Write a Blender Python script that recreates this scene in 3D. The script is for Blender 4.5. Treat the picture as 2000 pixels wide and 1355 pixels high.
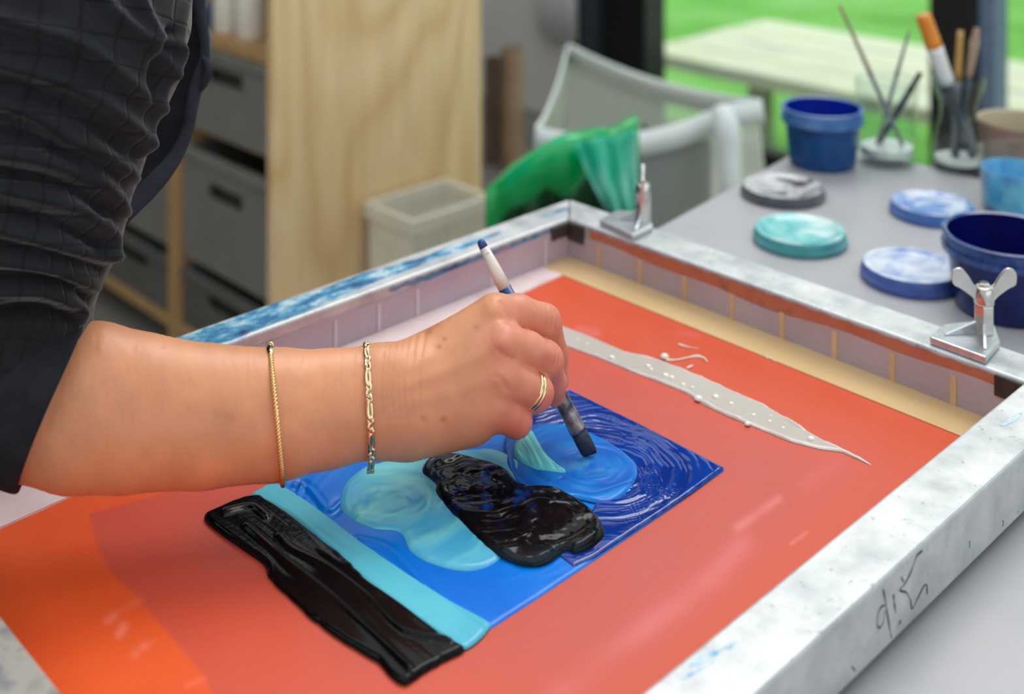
import bpy, math, random
import numpy as np
from mathutils import Vector, Matrix

random.seed(4)
rng = np.random.RandomState(7)
for o in list(bpy.data.objects):
    bpy.data.objects.remove(o)
SC = bpy.context.scene
COL = SC.collection

# ------------------------------------------------------------------ camera
# World: X runs along the long bars of the printing screen, Y along its short bars,
# z = 0 is the studio floor and the screen fabric lies at z = M.  The camera is level
# (all uprights in the photograph are parallel) and its lens is shifted down.
M = 0.80
CX, CY, F = 1000.0, -430.0, 2370.0
RX = np.array([2450.0, 0.0, -F])
RX /= np.linalg.norm(RX)
RY = np.array([-2290.0, 0.0, -F])
RY -= RX * RX.dot(RY)
RY /= np.linalg.norm(RY)
RZ = np.cross(RX, RY)
R = np.stack([RX, RY, RZ])            # camera space -> world
HC = 0.43
C = np.array([0.0, 0.0, M + HC])


def ray(px, py):
    return R @ np.array([(px - CX) / F, -(py - CY) / F, -1.0])


def PZ(px, py, z=0.0):
    """point seen at a picture position on the level z above the screen fabric"""
    r = ray(px, py)
    return C + r * ((M + z - C[2]) / r[2])


def PX(px, py, X):
    r = ray(px, py)
    return C + r * (X / r[0])


def PY(px, py, Y):
    r = ray(px, py)
    return C + r * (Y / r[1])


def DP(px, py, d):
    return C + ray(px, py) * d


# a working frame for the person: its depth axis points from the camera to the hand
AX = ray(1000, 750)
AX = AX / np.linalg.norm(AX)
EX = R @ np.array([1.0, 0.0, 0.0])
EU = np.cross(EX, AX)
B3 = np.stack([EX, EU, AX])            # world offset -> working frame
OFF = 0.2176


def CP(px, py, d):
    """working frame (right, up, depth) in metres"""
    r = ray(px, py)
    return B3 @ (r * ((d + OFF) / r.dot(AX)))


def cam2world(v):
    return np.asarray(v, float) @ B3 + C


def DA(px, py, d):
    return cam2world(CP(px, py, d))


def world2px(v):
    q = (np.asarray(v) - C) @ R
    d = -q[..., 2]
    return np.stack([CX + F * q[..., 0] / d, CY - F * q[..., 1] / d, d], -1)


cam = bpy.data.cameras.new('camera')
camo = bpy.data.objects.new('camera', cam)
COL.objects.link(camo)
mw = Matrix.Identity(4)
for i in range(3):
    for j in range(3):
        mw[i][j] = R[i][j]
    mw[i][3] = C[i]
camo.matrix_world = mw
cam.sensor_fit = 'HORIZONTAL'
cam.sensor_width = 36.0
cam.lens = F / 2000 * 36
cam.shift_y = -(677.5 - CY) / 2000
cam.clip_start = 0.02
cam.dof.use_dof = True
cam.dof.focus_distance = 0.73
cam.dof.aperture_fstop = 4.8
SC.camera = camo

# ------------------------------------------------------------------ light
w = bpy.data.worlds.new('overcast_sky')
SC.world = w
w.use_nodes = True
bg = w.node_tree.nodes['Background']
bg.inputs[0].default_value = (0.93, 0.97, 1.0, 1)
bg.inputs[1].default_value = 1.3
sun = bpy.data.lights.new('hazy_sun', 'SUN')
sun.energy = 1.3
sun.angle = math.radians(30)
sun.color = (1.0, 0.96, 0.9)
suno = bpy.data.objects.new('hazy_sun', sun)
COL.objects.link(suno)
suno.rotation_euler = Vector((-0.62, -0.25, -1.0)).to_track_quat('-Z', 'Y').to_euler()
vs = SC.view_settings
vs.view_transform = 'Standard'
vs.look = 'None'
vs.exposure = 0.04
vs.gamma = 1.0
vs.use_curve_mapping = False


# ------------------------------------------------------------------ material helpers
def srgb(c):
    out = []
    for v in c[:3]:
        v = v / 255.0
        out.append(v / 12.92 if v <= 0.04045 else ((v + 0.055) / 1.055) ** 2.4)
    return tuple(out) + (1.0,)


def L(nt, a, ao, b, bi):
    nt.links.new(a.outputs[ao], b.inputs[bi])


def pbsdf(name, rgb=(128, 128, 128), rough=0.5, metal=0.0, spec=0.5, coat=0.0):
    m = bpy.data.materials.new(name)
    m.use_nodes = True
    nt = m.node_tree
    b = nt.nodes['Principled BSDF']
    b.inputs['Base Color'].default_value = srgb(rgb)
    b.inputs['Roughness'].default_value = rough
    b.inputs['Metallic'].default_value = metal
    b.inputs['Specular IOR Level'].default_value = spec
    b.inputs['Coat Weight'].default_value = coat
    return m, nt, b


def add(nt, kind, **kw):
    n = nt.nodes.new(kind)
    for k, v in kw.items():
        if k.startswith('i_'):
            n.inputs[k[2:].replace('_', ' ')].default_value = v
        else:
            setattr(n, k, v)
    return n


def coords(nt, scale=(1, 1, 1), which='Object'):
    tc = add(nt, 'ShaderNodeTexCoord')
    mp = add(nt, 'ShaderNodeMapping')
    mp.inputs['Scale'].default_value = scale
    L(nt, tc, which, mp, 'Vector')
    return mp


def noise(nt, vec, scale, detail=4, rough=0.55, dist=0.0):
    n = add(nt, 'ShaderNodeTexNoise')
    n.inputs['Scale'].default_value = scale
    n.inputs['Detail'].default_value = detail
    n.inputs['Roughness'].default_value = rough
    n.inputs['Distortion'].default_value = dist
    if vec is not None:
        L(nt, vec, 0, n, 'Vector')
    return n


def ramp(nt, src, so, stops):
    r = add(nt, 'ShaderNodeValToRGB')
    e = r.color_ramp.elements
    while len(e) < len(stops):
        e.new(0.5)
    for k, (pos, c) in enumerate(stops):
        e[k].position = pos
        e[k].color = srgb(c) if max(c[:3]) > 1.001 else tuple(c[:3]) + (1,)
    L(nt, src, so, r, 'Fac')
    return r


def mixc(nt, fac, a, b, mode='MIX'):
    """fac/a/b: (node, socket) or constant"""
    n = add(nt, 'ShaderNodeMix', data_type='RGBA', blend_type=mode)
    for sock, v in ((0, fac), (6, a), (7, b)):
        if isinstance(v, tuple) and hasattr(v[0], 'outputs'):
            nt.links.new(v[0].outputs[v[1]], n.inputs[sock])
        elif sock == 0:
            n.inputs[0].default_value = v
        else:
            n.inputs[sock].default_value = srgb(v)
    return n


def bump(nt, b, src, so, strength=0.3, dist=0.001):
    n = add(nt, 'ShaderNodeBump')
    n.inputs['Strength'].default_value = strength
    n.inputs['Distance'].default_value = dist
    nt.links.new(src.outputs[so], n.inputs['Height'])
    nt.links.new(n.outputs['Normal'], b.inputs['Normal'])
    return n


def mottled(name, c1, c2, scale=20, rough=0.5, metal=0.0, bump_s=0.0, bump_d=0.0005, stretch=(1, 1, 1), detail=5,
            lo=0.35, hi=0.65, spec=0.5, coat=0.0, c3=None):
    m, nt, b = pbsdf(name, c1, rough, metal, spec, coat)
    v = coords(nt, stretch)
    n = noise(nt, v, scale, detail)
    stops = [(lo, c1), (hi, c2)] if c3 is None else [(lo, c1), ((lo + hi) / 2, c2), (hi, c3)]
    r = ramp(nt, n, 0, stops)
    L(nt, r, 0, b, 'Base Color')
    if bump_s:
        n2 = noise(nt, v, scale * 4, 4)
        bump(nt, b, n2, 0, bump_s, bump_d)
    return m


def glass_mat(name, tint=(235, 245, 240), gloss=0.12, rough=0.02):
    """thin clear glass: straight transmission plus a Fresnel reflection"""
    m = bpy.data.materials.new(name)
    m.use_nodes = True
    nt = m.node_tree
    nt.nodes.clear()
    out = add(nt, 'ShaderNodeOutputMaterial')
    tr = add(nt, 'ShaderNodeBsdfTransparent')
    tr.inputs[0].default_value = srgb(tint)
    gl = add(nt, 'ShaderNodeBsdfGlossy')
    gl.inputs['Roughness'].default_value = rough
    lw = add(nt, 'ShaderNodeLayerWeight')
    lw.inputs['Blend'].default_value = 0.5
    pw = add(nt, 'ShaderNodeMath', operation='POWER')
    pw.inputs[1].default_value = 4.0
    nt.links.new(lw.outputs['Facing'], pw.inputs[0])
    ma = add(nt, 'ShaderNodeMath', operation='MULTIPLY_ADD')
    ma.inputs[1].default_value = 0.6
    ma.inputs[2].default_value = 0.04
    L(nt, pw, 0, ma, 0)
    mx = add(nt, 'ShaderNodeMixShader')
    L(nt, ma, 0, mx, 0)
    L(nt, tr, 0, mx, 1)
    L(nt, gl, 0, mx, 2)
    L(nt, mx, 0, out, 0)
    return m


def plastic_film(name, rgb, alpha=0.5, rough=0.3, transl=0.5):
    """thin film: diffuse + translucent, partly see-through, with a sheen"""
    m = bpy.data.materials.new(name)
    m.use_nodes = True
    nt = m.node_tree
    nt.nodes.clear()
    out = add(nt, 'ShaderNodeOutputMaterial')
    d = add(nt, 'ShaderNodeBsdfDiffuse')
    d.inputs[0].default_value = srgb(rgb)
    t = add(nt, 'ShaderNodeBsdfTranslucent')
    t.inputs[0].default_value = srgb(rgb)
    m1 = add(nt, 'ShaderNodeMixShader')
    m1.inputs[0].default_value = transl
    L(nt, d, 0, m1, 1)
    L(nt, t, 0, m1, 2)
    tr = add(nt, 'ShaderNodeBsdfTransparent')
    m2 = add(nt, 'ShaderNodeMixShader')
    m2.inputs[0].default_value = alpha
    L(nt, tr, 0, m2, 1)
    L(nt, m1, 0, m2, 2)
    g = add(nt, 'ShaderNodeBsdfGlossy')
    g.inputs['Roughness'].default_value = rough
    m3 = add(nt, 'ShaderNodeMixShader')
    fr = add(nt, 'ShaderNodeFresnel')
    fr.inputs['IOR'].default_value = 1.4
    L(nt, fr, 0, m3, 0)
    L(nt, m2, 0, m3, 1)
    L(nt, g, 0, m3, 2)
    L(nt, m3, 0, out, 0)
    return m


# ------------------------------------------------------------------ object helpers
def link(name, me, mat=None, parent=None, smooth=False):
    o = bpy.data.objects.new(name, me)
    COL.objects.link(o)
    if mat is not None and not me.materials:
        me.materials.append(mat)
    if parent is not None:
        o.parent = parent
        o.matrix_parent_inverse = parent.matrix_world.inverted() if False else Matrix.Translation(-parent.location)
    if smooth:
        me.polygons.foreach_set('use_smooth', [True] * len(me.polygons))
    return o


def mesh(verts, faces):
    me = bpy.data.meshes.new('mesh')
    me.from_pydata([tuple(map(float, v)) for v in verts], [], [tuple(int(i) for i in f) for f in faces])
    me.update()
    return me


def np_mesh(V, Q):
    """numpy verts and quad faces"""
    me = bpy.data.meshes.new('mesh')
    V = np.asarray(V, np.float32)
    Q = np.asarray(Q, np.int32)
    me.vertices.add(len(V))
    me.vertices.foreach_set('co', V.ravel())
    k = Q.shape[1]
    me.loops.add(len(Q) * k)
    me.loops.foreach_set('vertex_index', Q.ravel())
    me.polygons.add(len(Q))
    me.polygons.foreach_set('loop_start', np.arange(len(Q), dtype=np.int32) * k)
    me.polygons.foreach_set('loop_total', np.full(len(Q), k, np.int32))
    me.update(calc_edges=True)
    me.validate()
    return me


def set_col(me, cols, name='tint'):
    a = me.color_attributes.new(name, 'FLOAT_COLOR', 'POINT')
    c = np.ones((len(me.vertices), 4), np.float32)
    c[:, :3] = cols
    a.data.foreach_set('color', c.ravel())


def set_f(me, vals, name):
    a = me.attributes.new(name, 'FLOAT', 'POINT')
    a.data.foreach_set('value', np.asarray(vals, np.float32))


def tag(o, label, cat, group=None):
    o['label'] = label
    o['category'] = cat
    if group:
        o['group'] = group
    return o


def thing(name, label, cat, loc, group=None):
    o = bpy.data.objects.new(name, None)
    COL.objects.link(o)
    o.location = Vector(loc)
    o.empty_display_size = 0.05
    return tag(o, label, cat, group)


def thing_plain(name, loc):
    o = bpy.data.objects.new(name, None)
    COL.objects.link(o)
    o.location = Vector(loc)
    o.empty_display_size = 0.05
    return o


def structure(o):
    o['kind'] = 'structure'
    return o


def bevel(o, wd=0.001, seg=2):
    md = o.modifiers.new('bevel', 'BEVEL')
    md.width = wd
    md.segments = seg
    md.limit_method = 'ANGLE'
    md.angle_limit = math.radians(40)
    return o


def box_mesh(lo, hi):
    x0, y0, z0 = lo
    x1, y1, z1 = hi
    v = [(x0, y0, z0), (x1, y0, z0), (x1, y1, z0), (x0, y1, z0), (x0, y0, z1), (x1, y0, z1), (x1, y1, z1), (x0, y1, z1)]
    f = [(0, 3, 2, 1), (4, 5, 6, 7), (0, 1, 5, 4), (1, 2, 6, 5), (2, 3, 7, 6), (3, 0, 4, 7)]
    return v, f


def box(name, lo, hi, mat, parent=None, bw=0.0):
    o = link(name, mesh(*box_mesh(lo, hi)), mat, parent)
    if bw:
        bevel(o, bw)
    return o


def prism(pts2, z0, z1):
    """vertical extrusion of a plan polygon"""
    n = len(pts2)
    v = [(p[0], p[1], z0) for p in pts2] + [(p[0], p[1], z1) for p in pts2]
    f = [tuple(range(n - 1, -1, -1)), tuple(range(n, 2 * n))]
    f += [(i, (i + 1) % n, n + (i + 1) % n, n + i) for i in range(n)]
    return v, f


def lathe(profile, segs=48, closed=False):
    """profile: list of (r, z)"""
    v, f = [], []
    n = len(profile)
    for k in range(segs):
        a = 2 * math.pi * k / segs
        for r_, z_ in profile:
            v.append((r_ * math.cos(a), r_ * math.sin(a), z_))
    for k in range(segs):
        k2 = (k + 1) % segs
        for i in range(n - 1 + (1 if closed else 0)):
            j = (i + 1) % n
            f.append((k * n + i, k2 * n + i, k2 * n + j, k * n + j))
    return v, f


def tube(path, radii, segs=10, caps=True, flat=None):
    """swept round tube along points; flat=(vec, factor) squashes it along a direction"""
    path = [np.asarray(p, float) for p in path]
    n = len(path)
    if np.isscalar(radii):
        radii = [radii] * n
    v, f = [], []
    up = np.array([0.13, 0.31, 0.94])
    prev = None
    for i in range(n):
        t = path[min(i + 1, n - 1)] - path[max(i - 1, 0)]
        t = t / (np.linalg.norm(t) + 1e-12)
        a = (prev if prev is not None else up)
        a = a - t * a.dot(t)
        if np.linalg.norm(a) < 1e-6:
            a = np.array([1.0, 0, 0]) - t * t[0]
        a /= np.linalg.norm(a)
        prev = a
        b = np.cross(t, a)
        for k in range(segs):
            an = 2 * math.pi * k / segs
            d = (a * math.cos(an) + b * math.sin(an)) * radii[i]
            if flat is not None:
                u = np.asarray(flat[0], float)
                u = u / np.linalg.norm(u)
                d = d - u * d.dot(u) * (1 - flat[1])
            v.append(path[i] + d)
    for i in range(n - 1):
        for k in range(segs):
            k2 = (k + 1) % segs
            f.append((i * segs + k, i * segs + k2, (i + 1) * segs + k2, (i + 1) * segs + k))
    if caps:
        f.append(tuple(range(segs - 1, -1, -1)))
        f.append(tuple((n - 1) * segs + k for k in range(segs)))
    return v, f


def torus(R_, r_, sr=32, ss=8):
    v, f = [], []
    for i in range(sr):
        a = 2 * math.pi * i / sr
        for j in range(ss):
            b = 2 * math.pi * j / ss
            v.append(((R_ + r_ * math.cos(b)) * math.cos(a), (R_ + r_ * math.cos(b)) * math.sin(a), r_ * math.sin(b)))
    for i in range(sr):
        for j in range(ss):
            f.append((i * ss + j, ((i + 1) % sr) * ss + j, ((i + 1) % sr) * ss + (j + 1) % ss, i * ss + (j + 1) % ss))
    return v, f


def spline(pts, n):
    """Catmull-Rom through points"""
    P = np.asarray(pts, float)
    P = np.vstack([2 * P[0] - P[1], P, 2 * P[-1] - P[-2]])
    m = len(P) - 3
    out = []
    for s in np.linspace(0, m - 1e-6, n):
        i = int(s)
        t = s - i
        a, b, c, d = P[i:i + 4]
        out.append(0.5 * ((2 * b) + (-a + c) * t + (2 * a - 5 * b + 4 * c - d) * t * t + (-a + 3 * b - 3 * c + d) * t ** 3))
    return np.array(out)


def vnoise(x, y, seed=0):
    """2-D value noise on arrays, range -1..1"""
    xi, yi = np.floor(x).astype(np.int64), np.floor(y).astype(np.int64)
    fx, fy = x - xi, y - yi
    fx, fy = fx * fx * (3 - 2 * fx), fy * fy * (3 - 2 * fy)

    def h(a, b):
        n = (a * 374761393 + b * 668265263 + seed * 1442695041) & 0xFFFFFFFF
        n = ((n ^ (n >> 13)) * 1274126177) & 0xFFFFFFFF
        return ((n ^ (n >> 16)) & 0xFFFF) / 32767.5 - 1
    return (h(xi, yi) * (1 - fx) + h(xi + 1, yi) * fx) * (1 - fy) + (h(xi, yi + 1) * (1 - fx) + h(xi + 1, yi + 1) * fx) * fy


def poly_sd(pts, poly):
    """signed distance (positive inside) and nearest boundary point, 2-D"""
    P = np.asarray(poly, float)
    X = np.asarray(pts, float)
    best = np.full(len(X), 1e9)
    near = np.zeros_like(X)
    inside = np.zeros(len(X), bool)
    for a, b in zip(P, np.roll(P, -1, 0)):
        ab = b - a
        t = np.clip(((X - a) @ ab) / (ab @ ab + 1e-18), 0, 1)
        q = a + t[:, None] * ab
        d = np.linalg.norm(X - q, axis=1)
        mk = d < best
        best[mk] = d[mk]
        near[mk] = q[mk]
        c = ((a[1] > X[:, 1]) != (b[1] > X[:, 1]))
        with np.errstate(divide='ignore', invalid='ignore'):
            xx = (b[0] - a[0]) * (X[:, 1] - a[1]) / (b[1] - a[1]) + a[0]
        inside ^= c & (X[:, 0] < xx)
    return np.where(inside, best, -best), near


def line_dist(pp, poly):
    """distance from 2-D points to a polyline"""
    best = np.full(len(pp), 1e9)
    P = np.asarray(poly, float)
    for a, b in zip(P[:-1], P[1:]):
        ab = b - a
        t = np.clip(((pp - a) @ ab) / (ab @ ab + 1e-12), 0, 1)
        best = np.minimum(best, np.linalg.norm(pp - (a + t[:, None] * ab), axis=1))
    return best


def on_fabric(pxs, z=0.0):
    return [tuple(PZ(x, y, z)[:2]) for x, y in pxs]


def sstep(a, b, x):
    t = np.clip((x - a) / (b - a), 0, 1)
    return t * t * (3 - 2 * t)


def round_poly(pts, n=6):
    P = np.asarray(pts, float)
    k = len(P)
    Q = spline(np.vstack([P[-1:], P, P[:2]]), (k + 2) * n + 1)
    return Q[n:n + k * n]


# ------------------------------------------------------------------ shared materials
M_WALL = mottled('wall_paint', (226, 226, 222), (232, 231, 227), 6, 0.8, bump_s=0.1)
M_DARKWALL = mottled('unseen_darkened_wall', (58, 56, 54), (66, 64, 62), 6, 0.8)  # unseen wall, kept dark so the wet paint reflects less light
M_CEIL = mottled('unseen_darkened_ceiling', (120, 119, 116), (128, 127, 124), 6, 0.8)  # unseen ceiling, toned down for darker reflections
M_FLOOR = mottled('concrete_floor', (120, 117, 110), (140, 136, 128), 5, 0.6, bump_s=0.1)
M_BLACKFRAME = mottled('black_powder_coat', (16, 18, 21), (24, 26, 30), 40, 0.45)
M_SLATE = mottled('slate_powder_coat', (52, 60, 68), (62, 70, 78), 40, 0.5)
M_BLUEGREY = mottled('blue_grey_seal', (98, 118, 145), (110, 128, 152), 40, 0.5)
M_TABLE = mottled('grey_laminate', (166, 167, 171), (173, 173, 176), 14, 0.42, bump_s=0.03)

# ================================================================== THE SETTING
floor = structure(box('floor', (-3.0, -3.0, -0.05), (3.28, 3.95, 0.0), M_FLOOR))
XW = 3.20
structure(box('unseen_wall_back', (-3.0, 3.9, 0.0), (XW + 0.1, 4.0, 2.9), M_DARKWALL))
structure(box('wall_window_side', (XW, 2.99, 0.0), (XW + 0.1, 3.9, 2.9), M_WALL))
structure(box('wall_left', (-3.1, -3.0, 0.0), (-3.0, 3.9, 2.9), M_WALL))
wf = structure(thing_plain('unseen_wall_front', (0, -3.0, 0)))  # unseen wall, wide opening added to bring in front light
for lo_, hi_ in (((-3.0, 0.0), (XW + 0.1, 0.3)), ((-3.0, 2.75), (XW + 0.1, 2.9)), ((-3.0, 0.3), (-2.6, 2.75)), ((2.9, 0.3), (XW + 0.1, 2.75))):
    box('unseen_wall_panel', (lo_[0], -3.1, lo_[1]), (hi_[0], -3.0, hi_[1]), M_WALL, wf)
structure(box('wall_right', (XW, -3.0, 0.0), (XW + 0.1, -1.4, 2.9), M_WALL))
# flat unseen ceiling around a large roof light, opening shaped to add top light
cl_ = structure(thing_plain('unseen_ceiling', (0, 0, 2.9)))
RL = (-2.4, 3.0, -1.9, 3.2)
for lo_, hi_ in (((-3.1, -3.1), (RL[0], 4.0)), ((RL[1], -3.1), (XW + 0.1, 4.0)), ((RL[0], -3.1), (RL[1], RL[2])), ((RL[0], RL[3]), (2.3, 4.0)), ((2.3, 3.86), (RL[1], 4.0))):
    box('unseen_ceiling_panel', (lo_[0], lo_[1], 2.9), (hi_[0], hi_[1], 2.98), M_CEIL, cl_)


M_PANE = glass_mat('window_glass', (240, 248, 243))
win1 = structure(thing_plain('window_1', (XW, 2.2, 0)))
box('post', (XW - 0.02, 2.82, 0), (XW + 0.08, 2.99, 2.9), M_SLATE, win1, 0.004)
box('post', (XW - 0.05, 2.615, 0), (XW + 0.06, 2.82, 2.9), M_BLACKFRAME, win1, 0.004)
box('bottom_rail', (XW, 1.61, 0), (XW + 0.06, 2.615, 0.07), M_BLACKFRAME, win1, 0.004)
box('top_rail', (XW, 1.61, 2.4), (XW + 0.06, 2.615, 2.9), M_BLACKFRAME, win1, 0.004)
box('pane', (XW + 0.025, 1.61, 0.07), (XW + 0.035, 2.615, 2.4), M_PANE, win1)
win2 = structure(thing_plain('window_2', (XW, 0.0, 0)))
box('post', (XW - 0.04, 1.478, 0), (XW + 0.06, 1.61, 2.9), M_BLACKFRAME, win2, 0.004)
box('seal_strip', (XW - 0.02, 1.432, 0), (XW + 0.06, 1.478, 2.9), M_BLUEGREY, win2, 0.004)
box('bottom_rail', (XW, -1.4, 0), (XW + 0.06, 1.432, 0.07), M_BLACKFRAME, win2, 0.004)
box('top_rail', (XW, -1.4, 2.4), (XW + 0.06, 1.432, 2.9), M_BLACKFRAME, win2, 0.004)
box('pane', (XW + 0.025, -1.4, 0.07), (XW + 0.035, 1.432, 2.4), M_PANE, win2)

# lawn
m, nt, b = pbsdf('lawn_grass', (110, 190, 60), 0.9)
v = coords(nt)
n1 = noise(nt, v, 1.3, 3)
r1 = ramp(nt, n1, 0, [(0.35, (105, 178, 62)), (0.55, (130, 205, 85)), (0.7, (150, 212, 118))])
n2 = noise(nt, v, 60, 4)
r2 = ramp(nt, n2, 0, [(0.3, (200, 200, 200)), (0.7, (255, 255, 255))])
mx = mixc(nt, 1.0, (r1, 0), (r2, 0), 'MULTIPLY')
L(nt, mx, 2, b, 'Base Color')
bump(nt, b, n2, 0, 0.5, 0.02)
gx, gy = np.meshgrid(np.linspace(XW + 0.1, 26, 90), np.linspace(-9, 20, 90), indexing='ij')
gz = -0.22 + 0.03 * vnoise(gx * 0.8, gy * 0.8, 3)
idx = np.arange(8100).reshape(90, 90)
Q = np.stack([idx[:-1, :-1], idx[1:, :-1], idx[1:, 1:], idx[:-1, 1:]], -1).reshape(-1, 4)
structure(link('lawn', np_mesh(np.stack([gx, gy, gz], -1).reshape(-1, 3), Q), m, None, True))

# ------------------------------------------------------------------ outdoor bench
M_PALE = mottled('weathered_pale_wood', (222, 216, 184), (238, 234, 212), 5, 0.75, bump_s=0.2, stretch=(5, 0.6, 5), c3=(214, 206, 196))
zb = 0.22
BX0, BX1 = 3.5, 4.34
by1 = 2.95
bench = thing('garden_bench', 'long pale weathered timber bench on the lawn outside the glass', 'bench', (BX0 + 0.3, 1.2, 0))
nb = 4
for k in range(nb):
    x0 = BX0 + (BX1 - BX0) * k / nb
    box('plank', (x0 + 0.004, -1.6, zb - 0.05), (x0 + (BX1 - BX0) / nb - 0.004, by1 - 0.01 * (k % 2), zb), M_PALE, bench, 0.006)
M_LEG = mottled('grey_timber', (150, 150, 138), (165, 164, 150), 8, 0.8)
for (x, y) in ((BX0 + 0.06, 2.42), (BX1 - 0.12, 2.6), (BX0 + 0.06, -0.8), (BX1 - 0.12, -0.8)):
    box('leg', (x, y, -0.25), (x + 0.06, y + 0.07, zb - 0.05), M_LEG, bench, 0.004)

# ------------------------------------------------------------------ shelf unit with plywood end
M_PLY = bpy.data.materials.new('plywood')
M_PLY.use_nodes = True
nt = M_PLY.node_tree
b = nt.nodes['Principled BSDF']
b.inputs['Roughness'].default_value = 0.55
v = coords(nt, (1.0, 1.0, 0.28))
n1 = noise(nt, v, 2.6, 2, 0.4, 0.6)
wv = add(nt, 'ShaderNodeMath', operation='MULTIPLY')
wv.inputs[1].default_value = 9.0
L(nt, n1, 0, wv, 0)
fr = add(nt, 'ShaderNodeMath', operation='PINGPONG')
fr.inputs[1].default_value = 0.5
L(nt, wv, 0, fr, 0)
r1 = ramp(nt, fr, 0, [(0.0, (232, 194, 140)), (0.25, (246, 212, 160)), (0.5, (250, 220, 172))])
v2 = coords(nt, (1, 1, 0.05))
n3 = noise(nt, v2, 90, 3)
r3 = ramp(nt, n3, 0, [(0.3, (236, 234, 230)), (0.7, (255, 255, 255))])
mx = mixc(nt, 1.0, (r1, 0), (r3, 0), 'MULTIPLY')
L(nt, mx, 2, b, 'Base Color')
bump(nt, b, n3, 0, 0.1, 0.0005)
M_PINE = mottled('pine_edge', (176, 140, 92), (190, 154, 104), 10, 0.6, stretch=(3, 3, 0.4))
SX, SY = 1.262, 1.95
shelf = thing('shelf_unit', 'wooden shelf unit with a tall pale plywood end panel behind the printing screen', 'shelf', (SX + 0.27, 2.5, 0))
box('end_panel', (SX, SY, 0), (SX + 0.531, SY + 0.02, 1.25), M_PLY, shelf, 0.001)
py2 = PX(345, 500, SX)[1]
box('divider', (SX + 0.004, py2 - 0.001, 0), (SX + 0.515, py2 + 0.045, 1.25), M_PINE, shelf, 0.001)
box('end_panel', (SX + 0.001, 3.02, 0), (SX + 0.531, 3.04, 1.25), M_PLY, shelf, 0.001)
box('back_board', (SX + 0.522, SY + 0.02, 0), (SX + 0.531, 3.02, 1.25), M_PINE, shelf)
z_sh = PX(500, 100, SX)[2]           # the board that carries the white bottles
for zz in (z_sh, 0.09, 1.24):
    for (ya, yb) in ((SY + 0.0205, py2 - 0.0015), (py2 + 0.0455, 3.0195)):
        box('shelf_board', (SX + 0.006, ya, zz - 0.022), (SX + 0.515, yb, zz), M_PINE, shelf, 0.001)
M_CRATE = mottled('grey_crate_plastic', (122, 121, 115), (130, 129, 123), 12, 0.55, bump_s=0.05)
M_CRATED = mottled('dark_crate_plastic', (92, 91, 87), (100, 99, 95), 12, 0.55)
M_SLOT = mottled('crate_slot', (60, 60, 58), (68, 68, 65), 12, 0.7)
M_RUNNER = mottled('pale_label', (150, 140, 132), (170, 160, 150), 10, 0.6)


def crate(ya, yb, z0, z1, label, lab=False, mat=None):
    mat = mat or M_CRATE
    xf = SX + 0.012
    t = thing('storage_crate', label, 'crate', (xf + 0.24, (ya + yb) / 2, z0), 'grey crates in the shelf unit')
    # open box: front, sides, back, bottom, with a rim lip and a hand slot
    h = z1 - z0
    yc = (ya + yb) / 2
    zs = z1 - h * 0.3
    sl = (yb - ya) * 0.2
    v, f = [], []

    def addb(lo, hi):
        vv, ff = box_mesh(lo, hi)
        k = len(v)
        v.extend(vv)
        f.extend([tuple(i + k for i in q) for q in ff])
    addb((xf, ya, z0), (xf + 0.008, yb, zs - 0.016))
    addb((xf, ya, zs + 0.016), (xf + 0.008, yb, z1))
    addb((xf, ya, zs - 0.016), (xf + 0.008, yc - sl, zs + 0.016))
    addb((xf, yc + sl, zs - 0.016), (xf + 0.008, yb, zs + 0.016))
    addb((xf + 0.008, ya, z0), (xf + 0.46, ya + 0.006, z1))
    addb((xf + 0.008, yb - 0.006, z0), (xf + 0.46, yb, z1))
    addb((xf + 0.46, ya, z0), (xf + 0.468, yb, z1))
    addb((xf + 0.008, ya + 0.006, z0), (xf + 0.46, yb - 0.006, z0 + 0.006))
    link('body', mesh(v, f), mat, t)
    box('rim', (xf - 0.008, ya, z1 - 0.02), (xf, yb, z1), mat, t, 0.002)
    box('slot_backing', (xf + 0.02, yc - sl - 0.01, zs - 0.025), (xf + 0.024, yc + sl + 0.01, zs + 0.025), M_SLOT, t)
    if lab:
        box('paper_label', (xf - 0.002, yc - 0.05, zs - 0.07), (xf, yc + 0.05, zs - 0.035), M_RUNNER, t)
    return t


ya, yb = SY + 0.028, py2 - 0.008


def zX(px, py):
    return PX(px, py, SX + 0.01)[2]


crate(ya, yb, zX(500, 298), z_sh - 0.026, 'grey plastic crate in the shelf right under the white bottles')
crate(ya, yb, zX(500, 578), zX(500, 345), 'grey plastic crate with a hand slot, second one down beside the plywood panel')
crate(ya, yb, 0.0905, zX(500, 603), 'dark grey plastic crate lowest beside the plywood panel, just above the blue-smeared bar', False, M_CRATED)
for zz in (zX(500, 298) - 0.0005, zX(500, 578) - 0.0005):
    box('shelf_board', (SX + 0.03, SY + 0.0205, zz - 0.012), (SX + 0.515, py2 - 0.0015, zz), M_PINE, shelf)
    box('shelf_board', (SX + 0.03, py2 + 0.0455, zz - 0.012), (SX + 0.515, 3.0195, zz), M_PINE, shelf)
ya2, yb2 = py2 + 0.055, py2 + 0.055 + (yb - ya)
crate(ya2, yb2, zX(500, 578), zX(500, 345), 'grey plastic crate with a pale paper label left of the pine divider, near the elbow', True)
crate(ya2, yb2, 0.0905, zX(500, 603), 'dark grey plastic crate left of the pine divider, just above the bare forearm', False, M_CRATED)
crate(ya2, yb2, zX(500, 298), z_sh - 0.026, 'grey plastic crate left of the pine divider, behind the dark shirt')

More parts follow.
